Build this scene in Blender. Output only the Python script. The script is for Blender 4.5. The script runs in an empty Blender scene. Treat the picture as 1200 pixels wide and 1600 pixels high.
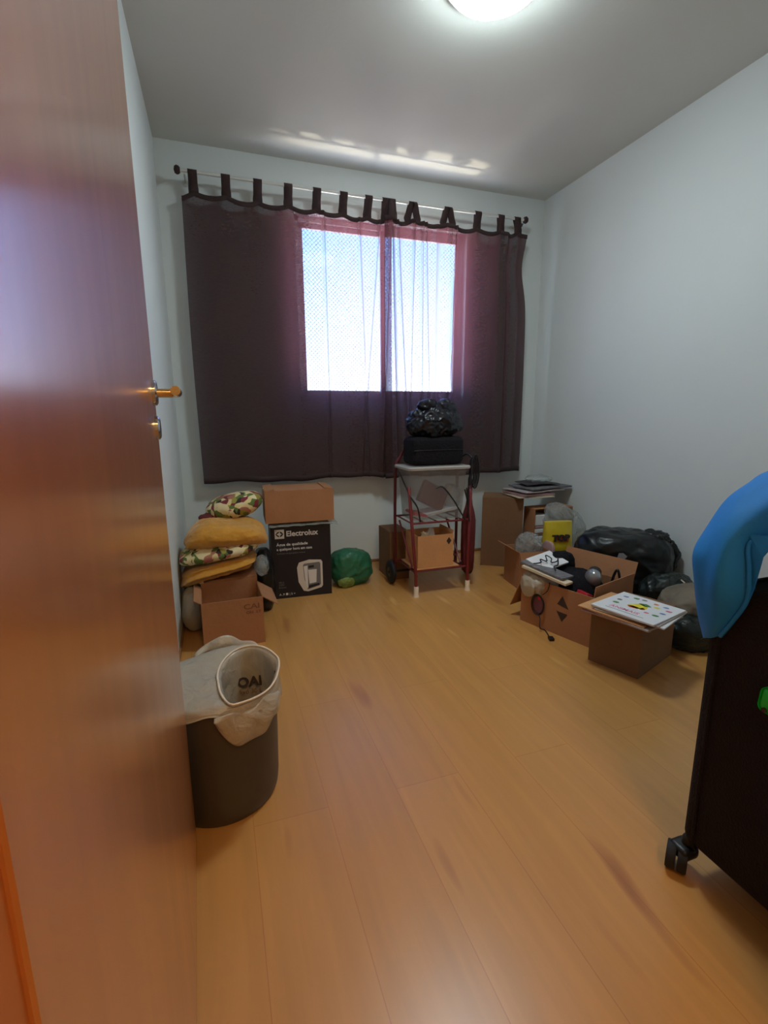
import bpy, bmesh, math, random
from mathutils import Vector, Matrix, noise
C = bpy.context.scene.collection
PI = math.pi
W, D, H = 2.508, 3.169, 2.5
FY = 0.18            # inner face of the front wall
R = math.radians

# ------------------------------------------------------------------ materials
def s2l(c):
    return tuple(((v/255)/12.92 if v/255 <= .04045 else ((v/255+.055)/1.055)**2.4) for v in c)

def newmat(name):
    m = bpy.data.materials.new(name); m.use_nodes = True
    nt = m.node_tree; nt.nodes.clear()
    out = nt.nodes.new('ShaderNodeOutputMaterial')
    return m, nt, out

def N(nt, t, **kw):
    n = nt.nodes.new(t)
    for k, v in kw.items():
        if k.startswith('i_'):
            n.inputs[k[2:].replace('_', ' ')].default_value = v
        else:
            setattr(n, k, v)
    return n

def simple(name, rgb, rough=.6, metal=0., bump=0., bscale=40., var=0., vscale=6., coat=0., crough=.1, spec=.5, stretch=None, sheen=0.):
    m, nt, out = newmat(name)
    b = N(nt, 'ShaderNodeBsdfPrincipled')
    col = (*s2l(rgb), 1)
    b.inputs['Base Color'].default_value = col
    b.inputs['Roughness'].default_value = rough
    b.inputs['Metallic'].default_value = metal
    b.inputs['Coat Weight'].default_value = coat
    b.inputs['Coat Roughness'].default_value = crough
    b.inputs['Specular IOR Level'].default_value = spec
    b.inputs['Sheen Weight'].default_value = sheen
    tc = N(nt, 'ShaderNodeTexCoord')
    mp = N(nt, 'ShaderNodeMapping')
    nt.links.new(tc.outputs['Object'], mp.inputs['Vector'])
    if stretch: mp.inputs['Scale'].default_value = stretch
    nz = N(nt, 'ShaderNodeTexNoise'); nz.inputs['Scale'].default_value = vscale; nz.inputs['Detail'].default_value = 5
    nt.links.new(mp.outputs[0], nz.inputs['Vector'])
    if var:
        mr = N(nt, 'ShaderNodeMapRange'); mr.inputs['From Min'].default_value = .3; mr.inputs['From Max'].default_value = .7
        mr.inputs['To Min'].default_value = 1-var; mr.inputs['To Max'].default_value = 1+var
        nt.links.new(nz.outputs['Fac'], mr.inputs['Value'])
        mx = N(nt, 'ShaderNodeVectorMath', operation='SCALE'); mx.inputs[0].default_value = col[:3]
        nt.links.new(mr.outputs[0], mx.inputs['Scale'])
        nt.links.new(mx.outputs[0], b.inputs['Base Color'])
    if bump:
        nb = N(nt, 'ShaderNodeTexNoise'); nb.inputs['Scale'].default_value = bscale; nb.inputs['Detail'].default_value = 4
        nt.links.new(mp.outputs[0], nb.inputs['Vector'])
        bp = N(nt, 'ShaderNodeBump'); bp.inputs['Strength'].default_value = bump; bp.inputs['Distance'].default_value = .01
        nt.links.new(nb.outputs['Fac'], bp.inputs['Height'])
        nt.links.new(bp.outputs[0], b.inputs['Normal'])
    nt.links.new(b.outputs[0], out.inputs[0])
    return m

def emit(name, rgb, st):
    m, nt, out = newmat(name)
    e = N(nt, 'ShaderNodeEmission'); e.inputs[0].default_value = (*rgb, 1); e.inputs[1].default_value = st
    nt.links.new(e.outputs[0], out.inputs[0]); return m

def film(name, rgb, opacity=.5, rough=.25, bump=.6, bscale=14.):
    """thin translucent plastic"""
    m, nt, out = newmat(name)
    b = N(nt, 'ShaderNodeBsdfPrincipled'); b.inputs['Base Color'].default_value = (*s2l(rgb), 1)
    b.inputs['Roughness'].default_value = rough; b.inputs['Coat Weight'].default_value = .4; b.inputs['Coat Roughness'].default_value = .12
    tc = N(nt, 'ShaderNodeTexCoord')
    nb = N(nt, 'ShaderNodeTexNoise'); nb.inputs['Scale'].default_value = bscale; nb.inputs['Detail'].default_value = 6; nb.inputs['Distortion'].default_value = 1.2
    nt.links.new(tc.outputs['Object'], nb.inputs['Vector'])
    bp = N(nt, 'ShaderNodeBump'); bp.inputs['Strength'].default_value = bump; bp.inputs['Distance'].default_value = .03
    nt.links.new(nb.outputs['Fac'], bp.inputs['Height']); nt.links.new(bp.outputs[0], b.inputs['Normal'])
    tr = N(nt, 'ShaderNodeBsdfTransparent'); tr.inputs[0].default_value = (.95, .96, .96, 1)
    tl = N(nt, 'ShaderNodeBsdfTranslucent'); tl.inputs[0].default_value = (*s2l(rgb), 1)
    m0 = N(nt, 'ShaderNodeMixShader'); m0.inputs[0].default_value = .3
    nt.links.new(b.outputs[0], m0.inputs[1]); nt.links.new(tl.outputs[0], m0.inputs[2])
    mx = N(nt, 'ShaderNodeMixShader'); mx.inputs[0].default_value = opacity
    nt.links.new(tr.outputs[0], mx.inputs[1]); nt.links.new(m0.outputs[0], mx.inputs[2])
    nt.links.new(mx.outputs[0], out.inputs[0]); return m

M = {}
M['wall'] = simple('wall_paint', (217, 223, 221), .85, bump=.04, bscale=60, var=.015, vscale=2)
M['ceil'] = simple('ceiling_paint', (212, 213, 206), .9, bump=.05, bscale=60, var=.01, vscale=1.5)
M['card'] = simple('cardboard', (168, 116, 78), .8, bump=.15, bscale=60, var=.07, vscale=7)
M['card_pale'] = simple('pale_cardboard', (204, 150, 100), .8, bump=.15, bscale=60, var=.06, vscale=7)
M['card_dark'] = simple('dark_cardboard', (126, 92, 64), .85, bump=.15, bscale=60, var=.08, vscale=6)
M['tape'] = simple('packing_tape', (196, 170, 130), .3)
M['ink'] = simple('dark_print', (60, 45, 40), .7)
M['ink_faint'] = simple('faded_print', (122, 82, 62), .8)
M['ink_purple'] = simple('purple_print', (120, 72, 84), .8)
M['black_box'] = simple('black_box_print', (26, 22, 30), .55, var=.05)
M['white_print'] = simple('white_print', (225, 222, 220), .6)
M['grey_print'] = simple('grey_print', (118, 114, 116), .6)
M['cream_print'] = simple('cream_print', (216, 206, 196), .6)
M['brass'] = simple('brass', (214, 186, 140), .22, metal=1.)
M['chrome'] = simple('chrome', (190, 190, 195), .18, metal=1.)
M['black_plastic'] = simple('black_plastic', (22, 22, 26), .4)
M['dark_rubber'] = simple('dark_rubber', (24, 26, 34), .7)
M['bin'] = simple('dark_bin_plastic', (70, 64, 60), .42, bump=.02, bscale=200, var=.03)
M['red_metal'] = simple('red_painted_metal', (112, 30, 36), .38, coat=.3)
M['white_rubber'] = simple('white_rubber', (232, 216, 196), .6)
M['maroon'] = simple('maroon_fabric', (96, 28, 34), .85, bump=.3, bscale=60, var=.15)
M['maroon_cover'] = simple('maroon_cover', (92, 22, 30), .5, var=.06)
M['black_cloth'] = simple('black_cloth', (24, 22, 27), .9, bump=.5, bscale=120, var=.15, spec=.2)
M['suit'] = simple('black_suitcase_fabric', (30, 24, 27), .85, bump=.6, bscale=220, var=.1, spec=.25)
M['blue'] = simple('blue_cloth', (18, 128, 212), .7, bump=.1, bscale=300, var=.04, vscale=9)
M['pale_green'] = simple('pale_green_cloth', (168, 196, 176), .85, bump=.3, bscale=60)
M['green_tag'] = simple('green_rubber', (20, 205, 70), .4)
M['mustard'] = simple('mustard_cloth', (200, 140, 44), .9, bump=.5, bscale=60, var=.07, vscale=12, sheen=.3)
M['green_bag'] = film('green_plastic', (52, 132, 96), .86, .35, .5, 18)
M['lime'] = film('lime_plastic', (150, 178, 96), .9, .4, .5, 20)
M['black_bag'] = simple('black_bin_liner', (10, 13, 15), .36, bump=.5, bscale=9, coat=.12, crough=.25, spec=.35)
M['blue_black_bag'] = simple('blue_black_bin_liner', (12, 14, 26), .34, bump=.4, bscale=14, coat=.2, crough=.2, spec=.4)
M['dark_bag'] = film('dark_green_plastic', (44, 54, 50), .8, .3, .5, 16)
M['grey_bag'] = simple('grey_brown_cloth', (120, 108, 92), .8, bump=.5, bscale=22, var=.25, vscale=9)
M['clear'] = film('clear_plastic', (215, 220, 218), .34, .2, .9, 16)
M['clear_bin'] = film('frosted_plastic', (190, 182, 178), .20, .3, .12, 9)
M['bin_rim'] = film('thick_frosted_plastic', (215, 212, 208), .78, .25, .1)
M['liner'] = film('white_bin_liner', (214, 204, 186), .88, .3, .45, 16)
M['white_paper'] = simple('white_paper', (226, 224, 226), .6, var=.02)
M['paper'] = simple('news_paper', (178, 166, 166), .8, var=.14, vscale=18, stretch=(1, 6, 1))
M['paper_grey'] = simple('grey_news_paper', (112, 108, 112), .8, var=.3, vscale=22, stretch=(1, 5, 1))
M['paper_dark'] = simple('dark_news_paper', (66, 60, 66), .7, var=.4, vscale=20)
M['paper_cream'] = simple('cream_paper', (212, 196, 168), .7, var=.04)
M['pink_paper'] = simple('pinkish_paper', (176, 142, 142), .8, var=.1, vscale=20)
M['yellow'] = simple('yellow_bag', (214, 186, 40), .35, bump=.3, bscale=12, var=.05, coat=.3)
M['brown_bag'] = simple('brown_bag_print', (84, 52, 40), .4, bump=.3, bscale=12)
M['red'] = simple('red_plastic', (196, 34, 48), .4)
M['orange'] = simple('orange_print', (226, 120, 30), .5)
M['print_green'] = simple('green_print', (80, 132, 70), .5)
M['print_blue'] = simple('blue_print', (120, 136, 180), .5)
M['print_yellow'] = simple('yellow_print', (234, 214, 50), .5)
M['print_pink'] = simple('pink_print', (214, 110, 140), .5)
M['print_red'] = simple('red_print', (214, 60, 30), .5)
M['silver'] = simple('silver_plastic', (150, 150, 152), .28, metal=.5)
M['frame'] = simple('white_window_frame', (222, 214, 214), .4)
M['net'] = simple('net_cord', (150, 150, 160), .7)
M['rod'] = simple('white_rod', (206, 206, 200), .3)
M['lamp_base'] = simple('lamp_base', (220, 222, 222), .4)
M['lamp'] = emit('lamp_glow', (.82, .97, 1.0), 23.)
M['hall_lamp'] = emit('hall_lamp_glow', (1.0, .56, .20), 36.)

def floor_mat():
    m, nt, out = newmat('laminate_planks')
    b = N(nt, 'ShaderNodeBsdfPrincipled'); b.inputs['Roughness'].default_value = .33
    b.inputs['Coat Weight'].default_value = .25; b.inputs['Coat Roughness'].default_value = .28
    tc = N(nt, 'ShaderNodeTexCoord')
    mp = N(nt, 'ShaderNodeMapping'); mp.inputs['Rotation'].default_value = (0, 0, R(90)); mp.inputs['Location'].default_value = (.31, .06, 0)
    nt.links.new(tc.outputs['Object'], mp.inputs['Vector'])
    br = N(nt, 'ShaderNodeTexBrick'); br.offset = .37
    br.inputs['Scale'].default_value = 1; br.inputs['Brick Width'].default_value = 1.28; br.inputs['Row Height'].default_value = .192
    br.inputs['Mortar Size'].default_value = .0011; br.inputs['Mortar Smooth'].default_value = .3
    br.inputs['Color1'].default_value = (*s2l((202, 148, 82)), 1); br.inputs['Color2'].default_value = (*s2l((195, 141, 77)), 1)
    br.inputs['Mortar'].default_value = (*s2l((182, 122, 66)), 1)
    nt.links.new(mp.outputs[0], br.inputs['Vector'])
    # grain
    mg = N(nt, 'ShaderNodeMapping'); mg.inputs['Scale'].default_value = (16, 1.1, 1)
    nt.links.new(tc.outputs['Object'], mg.inputs['Vector'])
    ng = N(nt, 'ShaderNodeTexNoise'); ng.inputs['Scale'].default_value = 1.6; ng.inputs['Detail'].default_value = 6; ng.inputs['Distortion'].default_value = .6
    nt.links.new(mg.outputs[0], ng.inputs['Vector'])
    mr = N(nt, 'ShaderNodeMapRange'); mr.inputs['From Min'].default_value = .3; mr.inputs['From Max'].default_value = .7
    mr.inputs['To Min'].default_value = .93; mr.inputs['To Max'].default_value = 1.07
    nt.links.new(ng.outputs['Fac'], mr.inputs['Value'])
    sc = N(nt, 'ShaderNodeVectorMath', operation='SCALE')
    nt.links.new(br.outputs['Color'], sc.inputs[0]); nt.links.new(mr.outputs[0], sc.inputs['Scale'])
    # knots
    mk = N(nt, 'ShaderNodeMapping'); mk.inputs['Scale'].default_value = (11, 2.2, 1)
    nt.links.new(tc.outputs['Object'], mk.inputs['Vector'])
    nk = N(nt, 'ShaderNodeTexNoise'); nk.inputs['Scale'].default_value = 1.0; nk.inputs['Detail'].default_value = 1.5
    nt.links.new(mk.outputs[0], nk.inputs['Vector'])
    rk = N(nt, 'ShaderNodeMapRange'); rk.inputs['From Min'].default_value = .66; rk.inputs['From Max'].default_value = .80
    nt.links.new(nk.outputs['Fac'], rk.inputs['Value'])
    mx = N(nt, 'ShaderNodeMix', data_type='RGBA'); mx.inputs['B'].default_value = (*s2l((158, 96, 52)), 1)
    nt.links.new(rk.outputs[0], mx.inputs['Factor']); nt.links.new(sc.outputs[0], mx.inputs['A'])
    # pale streaks
    rl = N(nt, 'ShaderNodeMapRange'); rl.inputs['From Min'].default_value = .30; rl.inputs['From Max'].default_value = .22
    nt.links.new(nk.outputs['Fac'], rl.inputs['Value'])
    m2 = N(nt, 'ShaderNodeMix', data_type='RGBA'); m2.inputs['B'].default_value = (*s2l((226, 180, 112)), 1)
    nt.links.new(rl.outputs[0], m2.inputs['Factor']); nt.links.new(mx.outputs['Result'], m2.inputs['A'])
    nt.links.new(m2.outputs['Result'], b.inputs['Base Color'])
    nt.links.new(b.outputs[0], out.inputs[0]); return m
M['floor'] = floor_mat()

def door_mat():
    m, nt, out = newmat('varnished_door_wood')
    b = N(nt, 'ShaderNodeBsdfPrincipled'); b.inputs['Roughness'].default_value = .35
    b.inputs['Coat Weight'].default_value = 1; b.inputs['Coat Roughness'].default_value = .2; b.inputs['Coat IOR'].default_value = 1.8
    tc = N(nt, 'ShaderNodeTexCoord'); mp = N(nt, 'ShaderNodeMapping'); mp.inputs['Scale'].default_value = (9, 9, .8)
    nt.links.new(tc.outputs['Object'], mp.inputs['Vector'])
    nz = N(nt, 'ShaderNodeTexNoise'); nz.inputs['Scale'].default_value = 2; nz.inputs['Detail'].default_value = 5; nz.inputs['Distortion'].default_value = .5
    nt.links.new(mp.outputs[0], nz.inputs['Vector'])
    cr = N(nt, 'ShaderNodeValToRGB')
    cr.color_ramp.elements[0].position = .3; cr.color_ramp.elements[0].color = (*s2l((184, 110, 60)), 1)
    cr.color_ramp.elements[1].position = .7; cr.color_ramp.elements[1].color = (*s2l((200, 124, 70)), 1)
    nt.links.new(nz.outputs['Fac'], cr.inputs[0]); nt.links.new(cr.outputs[0], b.inputs['Base Color'])
    nt.links.new(b.outputs[0], out.inputs[0]); return m
M['door'] = door_mat()
M['jamb'] = simple('jamb_wood', (196, 112, 54), .4, var=.06, vscale=4, stretch=(8, 8, .8))
M['skirt'] = simple('skirting_wood', (150, 106, 70), .5, var=.06, vscale=4, stretch=(1, 1, 8))

def curtain_mat():
    m, nt, out = newmat('brown_voile')
    d = N(nt, 'ShaderNodeBsdfDiffuse'); d.inputs[0].default_value = (*s2l((70, 52, 48)), 1)
    t = N(nt, 'ShaderNodeBsdfTranslucent'); t.inputs[0].default_value = (*s2l((178, 104, 118)), 1)
    tr = N(nt, 'ShaderNodeBsdfTransparent'); tr.inputs[0].default_value = (.88, .92, 1.0, 1)
    a = N(nt, 'ShaderNodeMixShader'); a.inputs[0].default_value = .12
    nt.links.new(d.outputs[0], a.inputs[1]); nt.links.new(t.outputs[0], a.inputs[2])
    # weave: threads and holes; more thread is crossed at a slant
    lw = N(nt, 'ShaderNodeLayerWeight'); lw.inputs[0].default_value = .5
    mr = N(nt, 'ShaderNodeMapRange'); mr.inputs['From Min'].default_value = 0; mr.inputs['From Max'].default_value = .85
    mr.inputs['To Min'].default_value = .20; mr.inputs['To Max'].default_value = .015
    nt.links.new(lw.outputs['Facing'], mr.inputs['Value'])
    tc = N(nt, 'ShaderNodeTexCoord')
    w1 = N(nt, 'ShaderNodeTexNoise'); w1.inputs['Scale'].default_value = 60; w1.inputs['Detail'].default_value = 2
    mp = N(nt, 'ShaderNodeMapping'); mp.inputs['Scale'].default_value = (1, 1, 2.2)
    nt.links.new(tc.outputs['Object'], mp.inputs['Vector']); nt.links.new(mp.outputs[0], w1.inputs['Vector'])
    m3 = N(nt, 'ShaderNodeMapRange'); m3.inputs['From Min'].default_value = .35; m3.inputs['From Max'].default_value = .65
    m3.inputs['To Min'].default_value = .94; m3.inputs['To Max'].default_value = 1.05
    nt.links.new(w1.outputs['Fac'], m3.inputs['Value'])
    mm = N(nt, 'ShaderNodeMath', operation='MULTIPLY'); nt.links.new(mr.outputs[0], mm.inputs[0]); nt.links.new(m3.outputs[0], mm.inputs[1])
    mx = N(nt, 'ShaderNodeMixShader')
    nt.links.new(mm.outputs[0], mx.inputs[0]); nt.links.new(a.outputs[0], mx.inputs[1]); nt.links.new(tr.outputs[0], mx.inputs[2])
    nt.links.new(mx.outputs[0], out.inputs[0]); return m
M['curtain'] = curtain_mat()
M['hem'] = simple('brown_hem', (58, 40, 40), .9, bump=.2, bscale=200)

def glass_mat():
    m, nt, out = newmat('window_glass')
    g = N(nt, 'ShaderNodeBsdfGlossy'); g.inputs['Roughness'].default_value = .03
    tr = N(nt, 'ShaderNodeBsdfTransparent'); tr.inputs[0].default_value = (.94, .97, .98, 1)
    mx = N(nt, 'ShaderNodeMixShader'); mx.inputs[0].default_value = .05
    nt.links.new(tr.outputs[0], mx.inputs[1]); nt.links.new(g.outputs[0], mx.inputs[2]); nt.links.new(mx.outputs[0], out.inputs[0]); return m
M['glass'] = glass_mat()

def floral_mat():
    m, nt, out = newmat('floral_print')
    b = N(nt, 'ShaderNodeBsdfPrincipled'); b.inputs['Roughness'].default_value = .9
    tc = N(nt, 'ShaderNodeTexCoord')
    nz = N(nt, 'ShaderNodeTexNoise'); nz.inputs['Scale'].default_value = 9; nz.inputs['Detail'].default_value = 2
    nt.links.new(tc.outputs['Object'], nz.inputs['Vector'])
    ad = N(nt, 'ShaderNodeVectorMath', operation='MULTIPLY_ADD'); ad.inputs[1].default_value = (.12, .12, .12)
    nt.links.new(nz.outputs['Color'], ad.inputs[0]); nt.links.new(tc.outputs['Object'], ad.inputs[2])
    vo = N(nt, 'ShaderNodeTexVoronoi'); vo.inputs['Scale'].default_value = 34
    nt.links.new(ad.outputs[0], vo.inputs['Vector'])
    sp = N(nt, 'ShaderNodeSeparateColor'); nt.links.new(vo.outputs['Color'], sp.inputs[0])
    cr = N(nt, 'ShaderNodeValToRGB'); cr.color_ramp.interpolation = 'CONSTANT'
    cols = [(0, (222, 206, 160)), (.30, (96, 116, 56)), (.45, (226, 210, 168)), (.56, (124, 44, 52)), (.66, (150, 140, 62)), (.78, (216, 196, 140)), (.86, (52, 44, 36)), (.92, (176, 112, 96))]
    e = cr.color_ramp.elements
    e[0].position = 0; e[0].color = (*s2l(cols[0][1]), 1); e[1].position = cols[1][0]; e[1].color = (*s2l(cols[1][1]), 1)
    for p_, c_ in cols[2:]:
        q = e.new(p_); q.color = (*s2l(c_), 1)
    nt.links.new(sp.outputs[0], cr.inputs[0]); nt.links.new(cr.outputs[0], b.inputs['Base Color'])
    nb = N(nt, 'ShaderNodeTexNoise'); nb.inputs['Scale'].default_value = 40
    bp = N(nt, 'ShaderNodeBump'); bp.inputs['Strength'].default_value = .3; nt.links.new(nb.outputs['Fac'], bp.inputs['Height']); nt.links.new(bp.outputs[0], b.inputs['Normal'])
    nt.links.new(b.outputs[0], out.inputs[0]); return m
M['floral'] = floral_mat()

# ------------------------------------------------------------------ mesh helpers
WM = {}
def link(o, parent, wm):
    C.objects.link(o)
    if parent: o.parent = parent
    WM[o.name] = wm
    return o

def thing(name, label, cat, loc, rotz=0, group=None):
    o = bpy.data.objects.new(name, None); o.empty_display_size = .05
    o.location = loc; o.rotation_euler = (0, 0, rotz)
    link(o, None, Matrix.Translation(loc) @ Matrix.Rotation(rotz, 4, 'Z'))
    o['label'] = label; o['category'] = cat
    if group: o['group'] = group
    return o

def tag(o, label, cat, group=None):
    o['label'] = label; o['category'] = cat
    if group: o['group'] = group
    return o

def part(name, bm, mat, parent=None, local=False, smooth=False, base=None, label=None):
    """link bm as ONE mesh object. World coordinates unless local."""
    if parent is not None:
        if not local: bm.transform(WM[parent.name].inverted())
        wm = WM[parent.name].copy(); loc = None
    else:
        if base is None:
            xs = [v.co for v in bm.verts]
            base = Vector(((min(c.x for c in xs)+max(c.x for c in xs))/2, (min(c.y for c in xs)+max(c.y for c in xs))/2, min(c.z for c in xs)))
        base = Vector(base); bm.transform(Matrix.Translation(-base)); wm = Matrix.Translation(base); loc = base
    bmesh.ops.recalc_face_normals(bm, faces=bm.faces)
    me = bpy.data.meshes.new(name); bm.to_mesh(me); bm.free()
    for mm in (mat if isinstance(mat, (list, tuple)) else [mat]): me.materials.append(M[mm] if isinstance(mm, str) else mm)
    if smooth:
        for p in me.polygons: p.use_smooth = True
        if smooth == 'auto':
            try: me.set_sharp_from_angle(angle=R(35))
            except Exception: pass
    o = bpy.data.objects.new(name, me)
    if loc is not None: o.location = loc
    if label: o['label'] = label
    return link(o, parent, wm)

def structure(name, bm, mat, parent=None, **kw):
    o = part(name, bm, mat, parent, **kw)
    if parent is None: o['kind'] = 'structure'
    return o

def B(): return bmesh.new()

def box(bm, a, b, mtx=None, mi=0):
    a = Vector(a); b = Vector(b); c = (a+b)/2; s = b-a
    r = bmesh.ops.create_cube(bm, size=1.0, matrix=Matrix.Translation(c) @ Matrix.Diagonal((s.x, s.y, s.z, 1)))
    if mtx is not None: bmesh.ops.transform(bm, matrix=mtx, verts=r['verts'])
    if mi:
        for v in r['verts']:
            for f in v.link_faces: f.material_index = mi
    return r['verts']

def bevel(bm, w, seg=2, ang=30):
    es = [e for e in bm.edges if len(e.link_faces) == 2 and e.calc_face_angle(0) > R(ang)]
    bmesh.ops.bevel(bm, geom=es, offset=w, segments=seg, affect='EDGES', profile=.5)

def tube(bm, pts, r, n=10, cap=True, smooth_pts=0):
    pts = [Vector(p) for p in pts]
    if smooth_pts:
        q = []
        for i in range(len(pts)-1):
            p0 = pts[max(i-1, 0)]; p1 = pts[i]; p2 = pts[i+1]; p3 = pts[min(i+2, len(pts)-1)]
            for k in range(smooth_pts):
                t = k/smooth_pts
                q.append(.5*((2*p1)+(-p0+p2)*t+(2*p0-5*p1+4*p2-p3)*t*t+(-p0+3*p1-3*p2+p3)*t**3))
        q.append(pts[-1]); pts = q
    rs = r if isinstance(r, (list, tuple)) else [r]*len(pts)
    if len(rs) != len(pts):
        rs = [rs[min(int(i/(len(pts)-1)*(len(rs)-1)+.5), len(rs)-1)] for i in range(len(pts))]
    rings = []; up = None
    for i, p in enumerate(pts):
        d = (pts[min(i+1, len(pts)-1)]-pts[max(i-1, 0)]).normalized()
        if up is None:
            up = Vector((0, 0, 1)) if abs(d.z) < .9 else Vector((1, 0, 0))
        x = d.cross(up)
        if x.length < 1e-5: x = d.cross(Vector((0, 1, 0)))
        x.normalize(); y = x.cross(d).normalized(); up = y
        rings.append([bm.verts.new(p+(x*math.cos(2*PI*k/n)+y*math.sin(2*PI*k/n))*rs[i]) for k in range(n)])
    for a, b in zip(rings, rings[1:]):
        for k in range(n):
            bm.faces.new((a[k], a[(k+1) % n], b[(k+1) % n], b[k]))
    if cap:
        bm.faces.new(rings[0][::-1]); bm.faces.new(rings[-1])

def lathe(bm, prof, n=40, c=(0, 0, 0), closed=True, sx=1, sy=1):
    c = Vector(c); rings = []
    for r, z in prof:
        rings.append([bm.verts.new(c+Vector((r*sx*math.cos(2*PI*k/n), r*sy*math.sin(2*PI*k/n), z))) for k in range(n)])
    for a, b in zip(rings, rings[1:]):
        for k in range(n): bm.faces.new((a[k], a[(k+1) % n], b[(k+1) % n], b[k]))
    if closed:
        bm.faces.new(rings[0][::-1]); bm.faces.new(rings[-1])

def grid(bm, f, nu, nv, closeu=False):
    vs = [[bm.verts.new(f(i/nu, j/nv)) for j in range(nv+1)] for i in range(nu if closeu else nu+1)]
    n = len(vs)
    for i in range(n if closeu else n-1):
        for j in range(nv):
            a, b = vs[i], vs[(i+1) % n]
            bm.faces.new((a[j], b[j], b[j+1], a[j+1]))
    return vs

def thicken(bm, t):
    bmesh.ops.recalc_face_normals(bm, faces=bm.faces)
    bmesh.ops.solidify(bm, geom=list(bm.faces), thickness=t)

def crumple(p, amp, freq, seed):
    q = p*freq+Vector((seed*7.3, seed*3.1, seed*1.7))
    a = noise.noise(q)
    b = 1-abs(noise.noise(q*1.9+Vector((5, 9, 2))))*2
    c = 1-abs(noise.noise(q*4.1+Vector((1, 3, 7))))*2
    return amp*(.9*a+.45*b+.22*c)

def sgnpow(v, e): return math.copysign(abs(v)**e, v)

def blob(bm, c, r, e=1.0, amp=.02, freq=8, seed=0, rot=None, floor=None, sub=5, taper=0, ceilz=None, xmax=None, xmin=None):
    """crumpled soft body: a superellipsoid with creases"""
    c = Vector(c); tmp = bmesh.new()
    bmesh.ops.create_icosphere(tmp, subdivisions=sub, radius=1)
    rm = rot.to_3x3() if rot is not None else Matrix.Identity(3)
    for v in tmp.verts:
        n = v.co.normalized()
        m = max(abs(n.x), abs(n.y), abs(n.z))
        k = ((abs(n.x)**(2/e)+abs(n.y)**(2/e)+abs(n.z)**(2/e))**(-e/2))
        p = n*k
        p = Vector((p.x*r[0]*(1-taper*max(p.z, 0)), p.y*r[1]*(1-taper*max(p.z, 0)), p.z*r[2]))
        p += n*crumple(p, amp, freq, seed)
        p = rm @ p+c
        if floor is not None and p.z < floor: p.z = floor+.0005*(p.z-floor)
        if ceilz is not None and p.z > ceilz: p.z = ceilz
        if xmax is not None and p.x > xmax: p.x = xmax
        if xmin is not None and p.x < xmin: p.x = xmin
        v.co = p
    me = bpy.data.meshes.new('tmp'); tmp.to_mesh(me); tmp.free(); bm.from_mesh(me); bpy.data.meshes.remove(me)

def poly(bm, pts, depth, mtx):
    """flat polygon in local xy extruded by depth along local z"""
    vs = [bm.verts.new(mtx @ Vector((x, y, 0))) for x, y in pts]
    vt = [bm.verts.new(mtx @ Vector((x, y, depth))) for x, y in pts]
    n = len(pts); bm.faces.new(vs[::-1]); bm.faces.new(vt)
    for i in range(n): bm.faces.new((vs[i], vs[(i+1) % n], vt[(i+1) % n], vt[i]))

def ring_poly(n, rx, ry, cx=0, cy=0): return [(cx+rx*math.cos(2*PI*k/n), cy+ry*math.sin(2*PI*k/n)) for k in range(n)]

def text(name, s, size, mtx, mat, parent, depth=.0004, bold=0., local=True, sx=1.0):
    cu = bpy.data.curves.new(name, 'FONT'); cu.body = s; cu.size = size; cu.extrude = depth; cu.offset = bold; cu.resolution_u = 3
    t = bpy.data.objects.new(name+'_c', cu); C.objects.link(t)
    dg = bpy.context.evaluated_depsgraph_get(); dg.update()
    me = bpy.data.meshes.new_from_object(t.evaluated_get(dg))
    bpy.data.objects.remove(t); bpy.data.curves.remove(cu)
    bm = bmesh.new(); bm.from_mesh(me); bpy.data.meshes.remove(me)
    bm.transform(mtx @ Matrix.Diagonal((sx, 1, 1, 1)))
    return part(name, bm, mat, parent, local=local)

def front(x, y, z, rx=90, rz=0):
    """text/poly frame: local x -> right, local y -> up, local z -> out (towards -y)"""
    return Matrix.Translation((x, y, z)) @ Matrix.Rotation(R(rz), 4, 'Z') @ Matrix.Rotation(R(rx), 4, 'X')

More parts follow.
